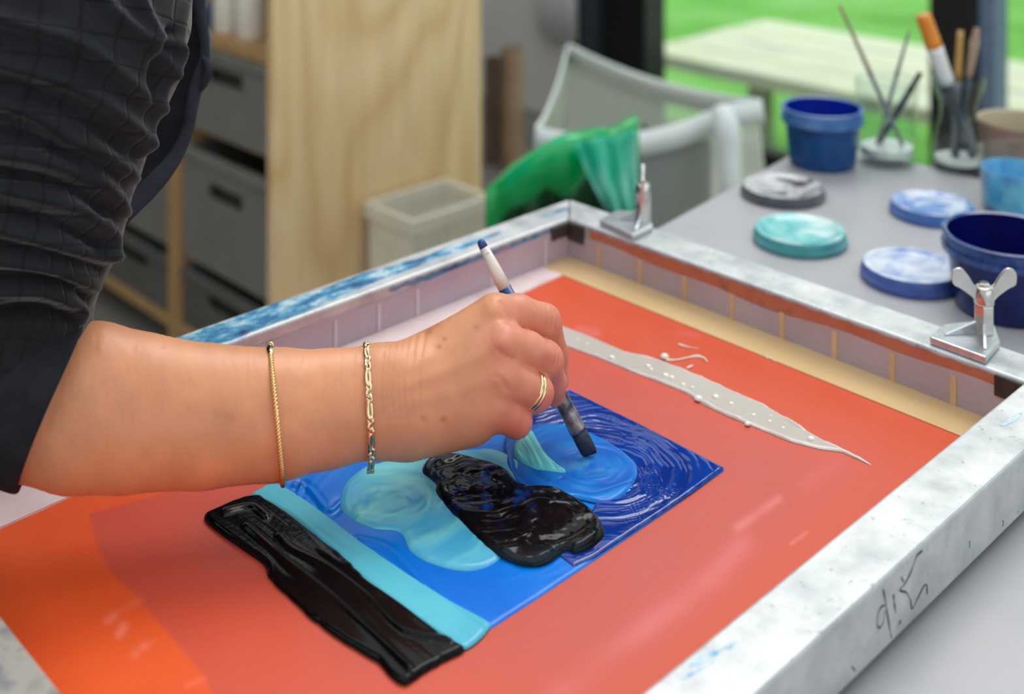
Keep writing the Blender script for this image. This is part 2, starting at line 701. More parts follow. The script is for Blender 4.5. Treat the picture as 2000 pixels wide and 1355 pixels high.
M_WHITEP = mottled('white_plastic', (228, 222, 210), (238, 234, 224), 10, 0.4)
M_BLUEP = mottled('blue_cap', (30, 60, 110), (40, 72, 128), 10, 0.4)
prof = [(0.0, 0), (0.03, 0), (0.032, 0.004), (0.032, 0.08), (0.024, 0.1), (0.013, 0.108), (0.013, 0.12), (0.0, 0.12)]
for px, lab in ((447, 'white plastic bottle on the shelf board, nearer the dark shirt'), (492, 'white plastic bottle on the shelf board, nearer the plywood panel')):
    p = PX(px, 84, SX + 0.06)
    t = thing('plastic_bottle', lab, 'bottle', (p[0], p[1], z_sh), 'bottles on the shelf board')
    o = link('bottle_body', mesh(*lathe(prof, 28)), M_WHITEP, t, True)
    o.matrix_parent_inverse = Matrix.Identity(4)
    o = link('bottle_cap', mesh(*lathe([(0, 0.121), (0.015, 0.121), (0.015, 0.14), (0, 0.14)], 20)), M_WHITEP, t, False)
    o.matrix_parent_inverse = Matrix.Identity(4)
p = PX(424, 78, SX + 0.05)
o = link('blue_pot', mesh(*lathe([(0, 0), (0.02, 0), (0.023, 0.045), (0.024, 0.05), (0.02, 0.052), (0.019, 0.01), (0, 0.008)], 24)), M_BLUEP, None, True)
o.location = (p[0], p[1], z_sh)
tag(o, 'small dark blue pot beside the white bottles on the shelf', 'pot')

# ------------------------------------------------------------------ cardboard tubes leaning on the wall
M_CARD = mottled('brown_cardboard', (150, 122, 98), (168, 140, 116), 9, 0.8)
M_CARDD = mottled('dark_brown_cardboard', (104, 86, 74), (118, 98, 84), 9, 0.8)
for (px_, py_, top_, r_, mt, lab) in ((962, 318, 112, 0.026, M_CARDD, 'dark brown cardboard tube standing beside the plywood panel'),
                                     (1000, 330, 94, 0.036, M_CARD, 'light brown cardboard tube standing by the wall behind the trash bag')):
    q = C + ray(px_, py_) * (-C[2] / ray(px_, py_)[2])
    tz = C[2] + (ray(px_, top_) * world2px(q)[2])[2]
    vv, ff = lathe([(r_ - 0.004, 0.0), (r_, 0.0), (r_, tz), (r_ - 0.004, tz), (r_ - 0.004, 0.0)], 28)
    o = link('cardboard_tube', mesh(vv, ff), mt, None, True)
    o.modifiers.new('edge', 'EDGE_SPLIT').split_angle = 0.6
    o.location = (q[0], q[1], 0.0)
    tag(o, lab, 'tube', 'cardboard tubes by the wall')
# white hanging sheet by the window post
M_SHEET = mottled('white_sheet', (214, 218, 222), (228, 230, 234), 5, 0.8)
a, c = PX(1058, 20, XW - 0.04), PX(1122, 20, XW - 0.04)
nn = 40
ys = np.linspace(a[1], c[1], nn)
vv, ff = [], []
zs = [1.8, 1.2, 0.8, 0.5, 0.30]
for j, zz in enumerate(zs):
    for i, y_ in enumerate(ys):
        vv.append((XW - 0.05 + 0.018 * math.sin(i * 0.75) * (1 - 0.1 * j), y_ - 0.01 * j * (i / nn - 0.2), zz))
for j in range(len(zs) - 1):
    for i in range(nn - 1):
        ff.append((j * nn + i, j * nn + i + 1, (j + 1) * nn + i + 1, (j + 1) * nn + i))
o = link('hanging_sheet', mesh(vv, ff), M_SHEET, None, True)
sd = o.modifiers.new('solid', 'SOLIDIFY')
sd.thickness = 0.003
tag(o, 'narrow white cloth hanging by the dark window post', 'cloth')

# ------------------------------------------------------------------ translucent refuse sack and green bag
M_SACK = plastic_film('milky_woven_film', (240, 243, 236), 0.5, 0.4, 0.5)
M_SACKRIM = mottled('pale_blue_hem', (222, 232, 232), (232, 238, 236), 14, 0.5)
M_DARKFILL = mottled('unlit_waste', (40, 62, 48), (64, 86, 70), 9, 0.8, bump_s=0.4, bump_d=0.01)
rimz = -0.12
A = PZ(1052, 250, rimz)
B1 = PZ(1405, 208, rimz)
B2 = PZ(1478, 198, rimz)
Cc = PZ(1112, 90, rimz)
rim = np.array([A, B1, B2, Cc])
cen = rim.mean(0)
sack = thing('refuse_sack', 'large milky woven plastic refuse sack standing open by the window', 'sack', (cen[0], cen[1], 0))
rimp = []
for a, c, sag in ((A, B1, 0.028), (B1, B2, 0.0), (B2, Cc, 0.02), (Cc, A, 0.03)):
    for t in np.linspace(0, 1, 24, endpoint=False):
        q = a * (1 - t) + c * t
        q = q - np.array([0, 0, sag * 4 * t * (1 - t)])
        rimp.append(q)
rimp = np.array(rimp)
nl = 26
V = []
for j in range(nl):
    s = j / (nl - 1)
    for i, q in enumerate(rimp):
        out = (q - cen)
        out[2] = 0
        k = 1 + 0.13 * math.sin(math.pi * min(1, s * 1.3)) - 0.18 * s ** 2
        fold = 0.014 * vnoise(np.array([i * 0.35]), np.array([s * 2.2]), 5)[0] * min(1, s * 5)
        x, y = (cen + out * (k + fold * 3))[:2]
        V.append((x, y, q[2] * (1 - s) + 0.004 * s))
nr = len(rimp)
Fq = [(j * nr + i, j * nr + (i + 1) % nr, (j + 1) * nr + (i + 1) % nr, (j + 1) * nr + i) for j in range(nl - 1) for i in range(nr)]
Fq.append(tuple((nl - 1) * nr + i for i in range(nr)))
o = link('sack_wall', mesh(V, Fq), M_SACK, sack, True)
hem = []
for j, dz in enumerate((0.004, -0.035)):
    for i, q in enumerate(rimp):
        out = q - cen
        out[2] = 0
        out /= np.linalg.norm(out)
        hem.append(q + out * (0.004 + 0.006 * j) + np.array([0, 0, dz]))
hf = [(i, (i + 1) % nr, nr + (i + 1) % nr, nr + i) for i in range(nr)]
o = link('hem', mesh(hem, hf), M_SACKRIM, sack, True)
sd = o.modifiers.new('solid', 'SOLIDIFY')
sd.thickness = 0.004
# corner fold that hangs down below the right corner
a = PZ(1402, 214, rimz)
fold = [DP(1405, 212, 2.002), DP(1420, 250, 1.981), DP(1424, 300, 1.970), DP(1428, 360, 1.960), DP(1432, 400, 1.960)]
vv, ff = tube(spline(fold, 14), [0.016, 0.018, 0.02, 0.021, 0.021, 0.02, 0.019, 0.018, 0.018, 0.018, 0.018, 0.018, 0.018, 0.018], 10)
link('corner_fold', mesh(vv, ff), M_SACKRIM, sack, True)
# contents
V = []
nl2 = 10
for j in range(nl2):
    s = j / (nl2 - 1)
    for i, q in enumerate(rimp):
        fq = A * (1 - min(1, i / 24)) + B1 * min(1, i / 24) if i < 24 else (B1 * 0.62 + Cc * 0.05 + A * 0.33) * (1 - (i - 24) / 72) + A * ((i - 24) / 72)
        out = (fq - cen) * (0.985 - 0.16 * s ** 2)
        V.append((cen[0] + out[0], cen[1] + out[1], (M + rimz - 0.045 - 0.03 * vnoise(np.array([i * 0.3]), np.array([1.0]), 9)[0]) * (1 - s) + 0.012 * s))
ff = [(j * nr + i, j * nr + (i + 1) % nr, (j + 1) * nr + (i + 1) % nr, (j + 1) * nr + i) for j in range(nl2 - 1) for i in range(nr)]
# waste pressed to the front, its darkness standing for the unlit inside
o = link('added_unlit_waste', mesh(V, ff), M_DARKFILL, None, True)
tag(o, 'dark green-grey waste added for the unlit inside of the milky sack', 'waste')

# green bag draped over the sack
m, nt, b = pbsdf('green_film', (0, 140, 84), 0.25)
v = coords(nt)
n1 = noise(nt, v, 9, 3)
r1 = ramp(nt, n1, 0, [(0.35, (0, 146, 66)), (0.55, (0, 176, 96)), (0.72, (30, 196, 146))])
L(nt, r1, 0, b, 'Base Color')
b.inputs['Transmission Weight'].default_value = 0.0
b.inputs['Subsurface Weight'].default_value = 0.0
M_GREEN = m
M_GREEND = mottled('dark_green_film', (26, 84, 52), (40, 104, 66), 8, 0.35, c3=(58, 104, 72))
gb = thing('green_refuse_bag', 'shiny green plastic refuse bag hanging over the front of the milky sack', 'bag', (PZ(1100, 400, -0.3)[0], PZ(1100, 400, -0.3)[1], 0.2))
top = spline([DP(x, y, d * 1.065) for x, y, d in ((950, 392, 1.60), (985, 352, 1.60), (1040, 312, 1.58), (1100, 282, 1.58), (1160, 268, 1.60), (1205, 262, 1.62), (1244, 240, 1.64))], 60)
bot = spline([DP(x, y, d * 1.065) for x, y, d in ((975, 640, 1.72), (1010, 650, 1.72), (1060, 650, 1.70), (1120, 650, 1.70), (1180, 650, 1.70), (1230, 650, 1.72), (1262, 640, 1.74))], 60)
V = []
nv = 30
tow = np.array([ray(1100, 400)[0], ray(1100, 400)[1], 0])
tow /= np.linalg.norm(tow)
for j in range(nv):
    s = j / (nv - 1)
    for i in range(60):
        q = top[i] * (1 - s) + bot[i] * s
        fo = 0.022 * vnoise(np.array([i * 0.16 + s * 0.8]), np.array([s * 1.3]), 21)[0] + 0.010 * math.sin(i * 0.55 + 2 * s)
        q = q + tow * (fo * min(1, s * 6) - 0.02 * math.sin(min(1, s * 3) * math.pi))
        V.append(q)
ff = [(j * 60 + i, j * 60 + i + 1, (j + 1) * 60 + i + 1, (j + 1) * 60 + i) for j in range(nv - 1) for i in range(59)]
o = link('bag_side', mesh(V, ff), M_GREEND, gb, True)
sd = o.modifiers.new('solid', 'SOLIDIFY')
sd.thickness = 0.002
# rolled upper edge
V = []
for j, (dv, dt) in enumerate(((0.0, 0.02), (0.012, 0.004), (0.006, -0.012), (-0.016, -0.02), (-0.042, -0.016), (-0.056, -0.012))):
    for i in range(60):
        kk = 0.7 + 0.5 * vnoise(np.array([i * 0.13]), np.array([0.3]), 33)[0] + 0.1 * math.sin(i * 0.5 + j)
        V.append(top[i] + np.array([0, 0, dv * (0.65 + 0.55 * kk)]) + tow * (dt - 0.008 * kk))
ff = [(j * 60 + i, j * 60 + i + 1, (j + 1) * 60 + i + 1, (j + 1) * 60 + i) for j in range(5) for i in range(59)]
o = link('rolled_edge', mesh(V, ff), M_GREEN, gb, True)
sd = o.modifiers.new('solid', 'SOLIDIFY')
sd.thickness = 0.002
# flap on the right, a bright teal highlight painted into its colour
m, nt, b = pbsdf('teal_highlight_film', (0, 170, 130), 0.22)
v = coords(nt, (1, 1, 0.35))
n1 = noise(nt, v, 14, 3)
r1 = ramp(nt, n1, 0, [(0.35, (0, 160, 118)), (0.5, (10, 186, 150)), (0.62, (140, 222, 206))])
L(nt, r1, 0, b, 'Base Color')
ft = spline([DP(x, y, d * 1.065) for x, y, d in ((1120, 280, 1.53), (1165, 268, 1.53), (1205, 264, 1.55), (1240, 250, 1.57))], 26)
fb = spline([DP(x, y, d * 1.065) for x, y, d in ((1225, 440, 1.55), (1234, 460, 1.55), (1241, 460, 1.55), (1248, 450, 1.57))], 26)
V = []
for j in range(20):
    s = j / 19
    for i in range(26):
        q = ft[i] * (1 - s) + fb[i] * s
        V.append(q + tow * (0.010 * math.sin(i * 0.7) * (0.4 + s) - 0.03 * math.sin(math.pi * s) * (1 - i / 26)) + np.array([0, 0, -0.012 * math.sin(math.pi * s)]))
ff = [(j * 26 + i, j * 26 + i + 1, (j + 1) * 26 + i + 1, (j + 1) * 26 + i) for j in range(19) for i in range(25)]
o = link('flap', mesh(V, ff), m, gb, True)
sd = o.modifiers.new('solid', 'SOLIDIFY')
sd.thickness = 0.002

# pale mesh basket in front of the plywood panel
M_BASK = mottled('pale_basket_plastic', (222, 216, 200), (232, 228, 214), 20, 0.5)
bk = PY(880, 420, SY - 0.28)
bw0 = PY(806, 430, SY - 0.16)
bw1 = PY(955, 430, SY - 0.16)
bt = thing('plastic_basket', 'pale latticed plastic basket standing before the plywood panel', 'basket', ((bw0[0] + bw1[0]) / 2, SY - 0.1, 0.02))
x0, x1 = bw0[0], bw1[0]
yf, yr = SY - 0.16, SY - 0.02
zt_ = bw0[2]
box('rim', (x0 - 0.006, yf - 0.006, zt_ - 0.03), (x1 + 0.006, yf + 0.004, zt_), M_BASK, bt, 0.002)
box('rim', (x0 - 0.006, yr - 0.004, zt_ - 0.03), (x1 + 0.006, yr + 0.006, zt_), M_BASK, bt, 0.002)
box('rim', (x0 - 0.006, yf + 0.004, zt_ - 0.03), (x0 + 0.004, yr - 0.004, zt_), M_BASK, bt, 0.002)
box('rim', (x1 - 0.004, yf + 0.004, zt_ - 0.03), (x1 + 0.006, yr - 0.004, zt_), M_BASK, bt, 0.002)
for k in range(9):
    xx = x0 + (x1 - x0) * k / 8
    box('rib', (xx - 0.003, yf - 0.002, 0.02), (xx + 0.003, yf + 0.001, zt_ - 0.03), M_BASK, bt)
for k in range(8):
    zz = 0.03 + (zt_ - 0.06) * k / 7
    box('slat', (x0, yf - 0.001, zz - 0.004), (x1, yf + 0.002, zz + 0.004), M_BASK, bt)
box('basket_back', (x0, yr - 0.003, 0.02), (x1, yr, zt_ - 0.03), M_BASK, bt)
box('basket_side', (x0, yf, 0.02), (x0 + 0.003, yr, zt_ - 0.03), M_BASK, bt)
box('basket_side', (x1 - 0.003, yf, 0.02), (x1, yr, zt_ - 0.03), M_BASK, bt)
box('basket_bottom', (x0, yf, 0.0), (x1, yr, 0.02), M_BASK, bt)

# ================================================================== WORK TABLE
TZ = M - 0.0085
table = thing('work_table', 'grey laminate work table under the printing screen and paint tubs', 'table', (0.6, 0.2, 0))
pl = [(0.05, -0.45), (1.30, -0.45), (1.30, 0.80), (1.285, 0.806), (1.20, 0.792), (0.93, 0.756), (0.05, 0.75)]
bevel(link('table_top', mesh(*prism(pl, TZ - 0.03, TZ)), M_TABLE, table), 0.003)
M_STEEL = mottled('grey_steel', (90, 92, 95), (104, 106, 108), 20, 0.4, 0.6)
for x in (0.10, 1.20):
    for y in (-0.40, 0.66):
        box('leg', (x, y, 0), (x + 0.05, y + 0.05, TZ - 0.03), M_STEEL, table, 0.002)

# ------------------------------------------------------------------ printing screen: aluminium frame
ZB, ZT = M - 0.0030, M + 0.034
IX0, IX1, IY0, IY1 = 0.226, 0.7985, 0.3397, 0.7520
BW = 0.0350


def alu(name, blue):
    """scuffed aluminium with dried paint; blue = strength of the dried blue smears"""
    m, nt, b = pbsdf(name, (205, 210, 212), 0.42, 0.55)
    v = coords(nt)
    n1 = noise(nt, v, 38, 6, 0.6)
    r1 = ramp(nt, n1, 0, [(0.3, (172, 177, 180)), (0.5, (196, 200, 202)), (0.72, (215, 217, 217))])
    n2 = noise(nt, v, 220, 4, 0.6)
    r2 = ramp(nt, n2, 0, [(0.27, (130, 128, 126)), (0.37, (255, 255, 255))])
    mx = mixc(nt, 0.6, (r1, 0), (r2, 0), 'MULTIPLY')
    last = mx
    if blue:
        vb = coords(nt, (1.0, 2.0, 2.0))
        nb_ = noise(nt, vb, 46, 6, 0.66, 0.2)
        cr = ramp(nt, nb_, 0, [(0.36, (24, 52, 104)), (0.46, (40, 120, 172)), (0.55, (96, 172, 205)), (0.64, (206, 222, 228))])
        sx = add(nt, 'ShaderNodeSeparateXYZ')
        tc = add(nt, 'ShaderNodeTexCoord')
        L(nt, tc, 'Object', sx, 0)
        mr = add(nt, 'ShaderNodeMapRange')
        mr.inputs['From Min'].default_value = blue[0]
        mr.inputs['From Max'].default_value = blue[1]
        L(nt, sx, 0, mr, 0)
        nm = noise(nt, vb, 18, 4)
        ad = add(nt, 'ShaderNodeMath', operation='ADD')
        L(nt, mr, 0, ad, 0)
        L(nt, nm, 0, ad, 1)
        dy = add(nt, 'ShaderNodeMath', operation='SUBTRACT')
        dy.inputs[1].default_value = blue[2]
        L(nt, sx, 1, dy, 0)
        dab = add(nt, 'ShaderNodeMath', operation='ABSOLUTE')
        L(nt, dy, 0, dab, 0)
        md = add(nt, 'ShaderNodeMath', operation='MULTIPLY_ADD')
        md.inputs[1].default_value = -42.0
        L(nt, dab, 0, md, 0)
        L(nt, ad, 0, md, 2)
        mk = ramp(nt, md, 0, [(0.52, (0, 0, 0)), (0.62, (1, 1, 1))])
        last = mixc(nt, (mk, 0), (mx, 2), (cr, 0))
        mt = add(nt, 'ShaderNodeMath', operation='MULTIPLY_ADD')
        mt.inputs[1].default_value = -0.5
        mt.inputs[2].default_value = 0.55
        L(nt, mk, 0, mt, 0)
        L(nt, mt, 0, b, 'Metallic')
    L(nt, last, 2, b, 'Base Color')
    rr = add(nt, 'ShaderNodeMapRange')
    rr.inputs['To Min'].default_value = 0.3
    rr.inputs['To Max'].default_value = 0.6
    L(nt, n1, 0, rr, 0)
    L(nt, rr, 0, b, 'Roughness')
    bump(nt, b, n2, 0, 0.12, 0.0004)
    return m


M_ALU = alu('scuffed_aluminium', None)
M_ALUB = alu('scuffed_aluminium_blue_smears', (0.80, 0.34, 0.771))
screen = thing('printing_screen', 'aluminium silkscreen frame with an orange stencil, lying on the grey table', 'screen', (0.5, 0.54, ZB))


def bar(name, a, b_, c, d, mat, lab):
    o = link(name, mesh(*prism([a, b_, c, d], ZB, ZT)), mat, screen)
    bevel(o, 0.0022, 3)
    o['label'] = lab
    return o


OX0, OX1, OY0, OY1 = IX0 - BW, IX1 + BW + 0.003, IY0 - BW, IY1 + BW
g = 0.0002
bar('frame_bar', (OX0, OY0), (OX1 - g, OY0), (IX1 - g, IY0), (IX0 + g, IY0), M_ALU, 'bare aluminium bar with a marker scrawl on its outer side')
bar('frame_bar', (OX1, OY0 + g), (OX1, OY1 - g), (IX1, IY1 - g), (IX1, IY0 + g), M_ALU, 'aluminium bar carrying the two wing nut clamps')
bar('frame_bar', (OX1 - g, OY1), (OX0 + g, OY1), (IX0 + g, IY1), (IX1 - g, IY1), M_ALUB, 'aluminium bar smeared with dried blue paint')
M_ALUG = mottled('paint_stained_aluminium', (150, 147, 140), (172, 168, 160), 60, 0.55, 0.25, 0.1, c3=(118, 122, 130), lo=0.3, hi=0.72)
bar('frame_bar', (OX0, OY1 - g), (OX0, OY0 + g), (IX0, IY0 + g), (IX0, IY1 - g), M_ALUG, 'grey paint-stained aluminium bar at the near left end')

M_ADDED_FOOT = mottled('added_foot_rubber', (30, 30, 31), (38, 38, 39), 40, 0.8)  # hidden feet, added to lift the frame for a shadow gap
for x_ in (OX0 + 0.004, OX1 - 0.029):
    for y_ in (OY0 + 0.008, OY1 - 0.085):
        box('added_hidden_foot', (x_, y_, TZ + 0.0002), (x_ + 0.025, y_ + 0.025, ZB - 0.0001), M_ADDED_FOOT, screen)

# ---- fabric with stencil, colours as an attribute (emulsion, ink residue, painted pink reflections, blank margin)
nx, ny = 420, 300
gx, gy = np.meshgrid(np.linspace(IX0 - 0.002, IX1 + 0.002, nx), np.linspace(IY0 - 0.002, IY1 + 0.002, ny), indexing='ij')
P2 = np.stack([gx.ravel(), gy.ravel()], -1)
PXX = world2px(np.concatenate([P2, np.full((len(P2), 1), M)], 1))[:, :2]
sten = [tuple(PZ(1100, 537)[:2]), (0.7655, IY0 - 0.05), (IX0 - 0.05, IY0 - 0.05), (IX0 - 0.05, 0.70)]
sten[3] = (IX0 - 0.05, PZ(0, 1028)[1] - 0.006)
sd_st, _ = poly_sd(P2, sten)


def lin(c):
    return np.array(srgb(c)[:3])


def blend(base, colr, f_):
    return base * (1 - f_[:, None]) + lin(colr) * f_[:, None]


nz = vnoise(P2[:, 0] * 25, P2[:, 1] * 25, 2) * 0.5 + vnoise(P2[:, 0] * 70, P2[:, 1] * 70, 3) * 0.25
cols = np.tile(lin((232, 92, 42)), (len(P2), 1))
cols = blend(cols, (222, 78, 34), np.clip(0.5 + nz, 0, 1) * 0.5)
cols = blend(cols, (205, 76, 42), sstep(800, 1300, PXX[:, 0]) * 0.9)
# pink haze of thin ink pulled over the stencil by the squeegee
haze = [(560, 900), (330, 958), (235, 985), (172, 1003), (190, 1070), (225, 1130), (262, 1160), (330, 1240), (390, 1310), (440, 1400), (900, 1500), (1290, 1355), (1560, 1110), (1720, 985), (1760, 930), (1690, 870), (1380, 770), (1100, 640), (900, 600)]
hz = on_fabric(haze)
sdh, _ = poly_sd(P2, hz)
edge = sstep(-0.001, 0.0015, sdh) * (1 - sstep(0.0, 1.0, (PXX[:, 0] - 900) / 500)) + sstep(-0.03, 0.03, sdh) * sstep(0.0, 1.0, (PXX[:, 0] - 900) / 500)
cols = blend(cols, (203, 82, 64), edge * 0.85)
sdi, _ = poly_sd(P2, on_fabric([(700, 1320), (1180, 1330), (1560, 1000), (1600, 900), (1350, 800), (1130, 720), (560, 900), (360, 1000), (420, 1100)]))
cols = blend(cols, (190, 86, 78), sstep(-0.02, 0.03, sdi) * 0.6 * np.clip(0.9 + 0.5 * nz, 0, 1))


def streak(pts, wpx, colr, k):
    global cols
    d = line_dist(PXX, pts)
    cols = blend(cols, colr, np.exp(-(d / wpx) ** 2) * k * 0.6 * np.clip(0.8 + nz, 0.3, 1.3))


streak([(1090, 1355), (1250, 1235), (1400, 1120), (1450, 1062)], 26, (236, 132, 138), 0.5)  # pink reflections painted into the fabric colour
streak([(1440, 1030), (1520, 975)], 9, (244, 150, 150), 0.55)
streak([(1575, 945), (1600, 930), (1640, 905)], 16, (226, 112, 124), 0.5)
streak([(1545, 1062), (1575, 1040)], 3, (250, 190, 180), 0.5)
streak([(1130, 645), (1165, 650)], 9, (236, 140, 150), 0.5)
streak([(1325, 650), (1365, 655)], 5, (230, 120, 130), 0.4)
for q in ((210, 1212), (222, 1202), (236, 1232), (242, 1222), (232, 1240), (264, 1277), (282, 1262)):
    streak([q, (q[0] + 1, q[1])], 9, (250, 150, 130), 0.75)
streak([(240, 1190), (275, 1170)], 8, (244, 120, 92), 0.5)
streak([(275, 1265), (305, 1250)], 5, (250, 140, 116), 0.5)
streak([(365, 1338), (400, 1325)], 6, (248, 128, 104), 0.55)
# blank fabric margin outside the stencil
mar = np.tile(lin((222, 208, 216)), (len(P2), 1))
mar = mar * (1 + 0.06 * nz[:, None])
k = sstep(-0.0008, 0.0008, sd_st)
cols = mar * (1 - k[:, None]) + cols * k[:, None]
idx = np.arange(nx * ny).reshape(nx, ny)
Q = np.stack([idx[:-1, :-1], idx[1:, :-1], idx[1:, 1:], idx[:-1, 1:]], -1).reshape(-1, 4)
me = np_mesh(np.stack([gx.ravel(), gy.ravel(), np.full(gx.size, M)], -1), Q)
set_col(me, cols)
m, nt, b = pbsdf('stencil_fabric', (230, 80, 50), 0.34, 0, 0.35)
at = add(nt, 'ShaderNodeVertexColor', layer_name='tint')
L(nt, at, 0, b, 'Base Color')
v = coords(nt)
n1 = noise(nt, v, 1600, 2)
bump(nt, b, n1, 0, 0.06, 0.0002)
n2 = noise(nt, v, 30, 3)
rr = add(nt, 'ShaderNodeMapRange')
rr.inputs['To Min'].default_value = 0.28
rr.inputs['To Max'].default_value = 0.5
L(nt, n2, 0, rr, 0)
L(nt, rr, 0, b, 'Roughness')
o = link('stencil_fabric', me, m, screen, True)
o['label'] = 'orange stencil fabric with pinkish ink haze'

# ---- tapes
M_TAN = mottled('tan_tape', (206, 172, 122), (214, 184, 136), 24, 0.3, stretch=(1, 0.2, 1), c3=(206, 160, 128), lo=0.3, hi=0.75)
M_LAV = mottled('lavender_tape', (176, 160, 172), (186, 172, 184), 16, 0.28, stretch=(1, 1, 1))
M_LAVP = mottled('pale_lavender_seam', (202, 188, 194), (210, 196, 200), 30, 0.4)
M_TANV = mottled('tan_tape_seam', (206, 170, 134), (216, 184, 150), 30, 0.4)
M_PINKT = mottled('pinkish_tape', (226, 200, 200), (232, 214, 214), 20, 0.35, c3=(214, 170, 168), lo=0.35, hi=0.75)
xo = sten[0][0]
v_, f_ = box_mesh((xo - 0.001, IY0, M + 0.0001), (IX1, IY1 - 0.001, M + 0.0006))
o = link('floor_tape', mesh(v_, f_), M_TAN, screen)
o['label'] = 'tan tape along the fabric edge'
# band of tape on the inner face of the clamp-side bar, upper edge a little wavy
ztape = 0.0225


def wavy_band(name, fn, n, mat, hfun):
    vv = []
    for i in range(n + 1):
        t = i / n
        p0, nn_ = fn(t)
        h = hfun(t)
        for off in (0.0002, 0.0009):
            vv.append((p0[0] + nn_[0] * off, p0[1] + nn_[1] * off, M + 0.0004))
            vv.append((p0[0] + nn_[0] * off, p0[1] + nn_[1] * off, M + h))
    ff = []
    for i in range(n):
        a = i * 4
        c = (i + 1) * 4
        ff += [(a + 2, c + 2, c + 3, a + 3), (a + 0, a + 1, c + 1, c + 0), (a + 1, a + 3, c + 3, c + 1)]
    return link(name, mesh(vv, ff), mat, screen)


o = wavy_band('side_tape', lambda t: ((IX1, IY0 + t * (IY1 - IY0)), (-1, 0)), 60, M_LAV, lambda t: ztape + 0.0016 * math.sin(t * 9) + 0.0012 * math.sin(t * 23) - 0.002 * t)
o['label'] = 'lavender tape on the inner side of the clamp bar'
o = wavy_band('side_tape', lambda t: ((IX1 - t * (IX1 - IX0), IY1), (0, -1)), 80, M_LAV, lambda t: ztape + 0.003 + 0.0014 * math.sin(t * 11) + 0.0008 * math.sin(t * 31))
o['label'] = 'lavender tape on the inner side of the blue-smeared bar'
# narrow seams
for px_ in (1170, 1250, 1337, 1430, 1527, 1630, 1743, 1862):
    yy = PX(px_, 435 + 0.3506 * (px_ - 1120) + 52, IX1 - 0.001)[1]
    box('tape_seam', (IX1 - 0.0016, yy - 0.0022, M + 0.0006), (IX1 - 0.0010, yy + 0.0022, M + ztape - 0.0015), M_TANV, screen)
for px_ in (1065, 960, 815, 740, 655):
    xx = PY(px_, 437 + 0.35 * (1110 - px_) + 45, IY1 - 0.001)[0]
    box('tape_seam', (xx - 0.0016, IY1 - 0.0016, M + 0.0006), (xx + 0.0016, IY1 - 0.0010, M + ztape - 0.0005), M_LAVP, screen)
# pinkish tape on the fabric margin along the far bar
v_ = []
st0, st3 = np.array(sten[0]), np.array(sten[3])
dirm = (st3 - st0) / np.linalg.norm(st3 - st0)
e0 = st0 + dirm * 0.001
e1 = st0 + dirm * (st0[0] - IX0 - 0.002) / abs(dirm[0])
v_, f_ = prism([(e0[0], e0[1] + 0.0005), (e0[0], IY1 - 0.001), (e1[0], IY1 - 0.001), (e1[0], e1[1] + 0.0005)], M + 0.0001, M + 0.0005)
o = link('floor_tape', mesh(v_, f_), M_PINKT, screen)
o['label'] = 'pale pinkish tape between the stencil and the blue-smeared bar'
# reflection of the orange stencil, painted on the clamp bar above the tape, dark corner
M_REFL = mottled('rust_reflection', (178, 100, 76), (190, 114, 88), 60, 0.5, bump_s=0.1, c3=(120, 84, 70), lo=0.3, hi=0.82)
n = 70
vv, ff = [], []
for i in range(n + 1):
    t = i / n
    y_ = IY0 + 0.004 + t * (IY1 - IY0 - 0.03)
    z1 = M + 0.0308 + 0.0006 * math.sin(i * 1.7)
    z0 = M + ztape - 0.003
    vv += [(IX1 - 0.0004, y_, z0), (IX1 - 0.0004, y_, z1)]
for i in range(n):
    ff.append((2 * i, 2 * i + 1, 2 * i + 3, 2 * i + 2))
o = link('ink_and_tone_patch', mesh(vv, ff), M_REFL, screen)
o['label'] = 'rust-coloured reflection of the stencil painted on the clamp bar'
M_DRY = mottled('dried_blue_ink', (40, 84, 128), (70, 128, 168), 70, 0.55, stretch=(0.6, 1, 1), c3=(150, 140, 152), lo=0.32, hi=0.68)
xa, xb = PY(1090, 455, IY1)[0], PY(760, 575, IY1)[0]
vv, ff = [], []
for i in range(n + 1):
    t = i / n
    x_ = xa + t * (xb - xa)
    z1 = M + 0.0308 + 0.0006 * math.sin(i * 1.3)
    z0 = M + ztape + 0.001 + (0.010 * max(0, t - 0.55)) + 0.0009 * math.sin(i * 0.9)
    vv += [(x_, IY1 - 0.0004, z0), (x_, IY1 - 0.0004, z1)]
for i in range(n):
    ff.append((2 * i, 2 * i + 2, 2 * i + 3, 2 * i + 1))
o = link('ink_and_tone_patch', mesh(vv, ff), M_DRY, screen)
o['label'] = 'blue ink dried on the inner side of the far bar'
M_CORNER = mottled('dark_corner_patch', (46, 40, 38), (66, 58, 52), 80, 0.6)  # dark patches at the inner corners of the frame
box('ink_and_tone_patch', (IX1 - 0.003, IY1 - 0.020, M + 0.016), (IX1 - 0.0003, IY1 - 0.0003, M + 0.032), M_CORNER, screen, 0.001)
box('ink_and_tone_patch', (IX1 - 0.024, IY1 - 0.0028, M + 0.020), (IX1 - 0.003, IY1 - 0.0003, M + 0.032), M_CORNER, screen, 0.001)
box('ink_and_tone_patch', (IX1 - 0.002, IY0 + 0.0003, M + 0.018), (IX1 - 0.0003, IY0 + 0.02, M + 0.032), M_CORNER, screen, 0.0008)
# crimson flecks on the far bar
M_CRIM = mottled('crimson_ink', (170, 30, 70), (186, 40, 82), 60, 0.5)
for (px_, py_, wd, hh) in ((637, 633, 0.008, 0.0036), (618, 640, 0.003, 0.003), (655, 622, 0.003, 0.003)):
    q = PY(px_, py_, IY1)
    vv, ff = lathe([(0, 0), (wd * 0.3, 0.0002), (wd * 0.5, 0)], 10)
    vv = [(q[0] + a * 1.0, IY1 - 0.0005 - c_, q[2] + b_ * hh / wd) for a, b_, c_ in vv]
    link('ink_fleck', mesh(vv, ff), M_CRIM, screen)

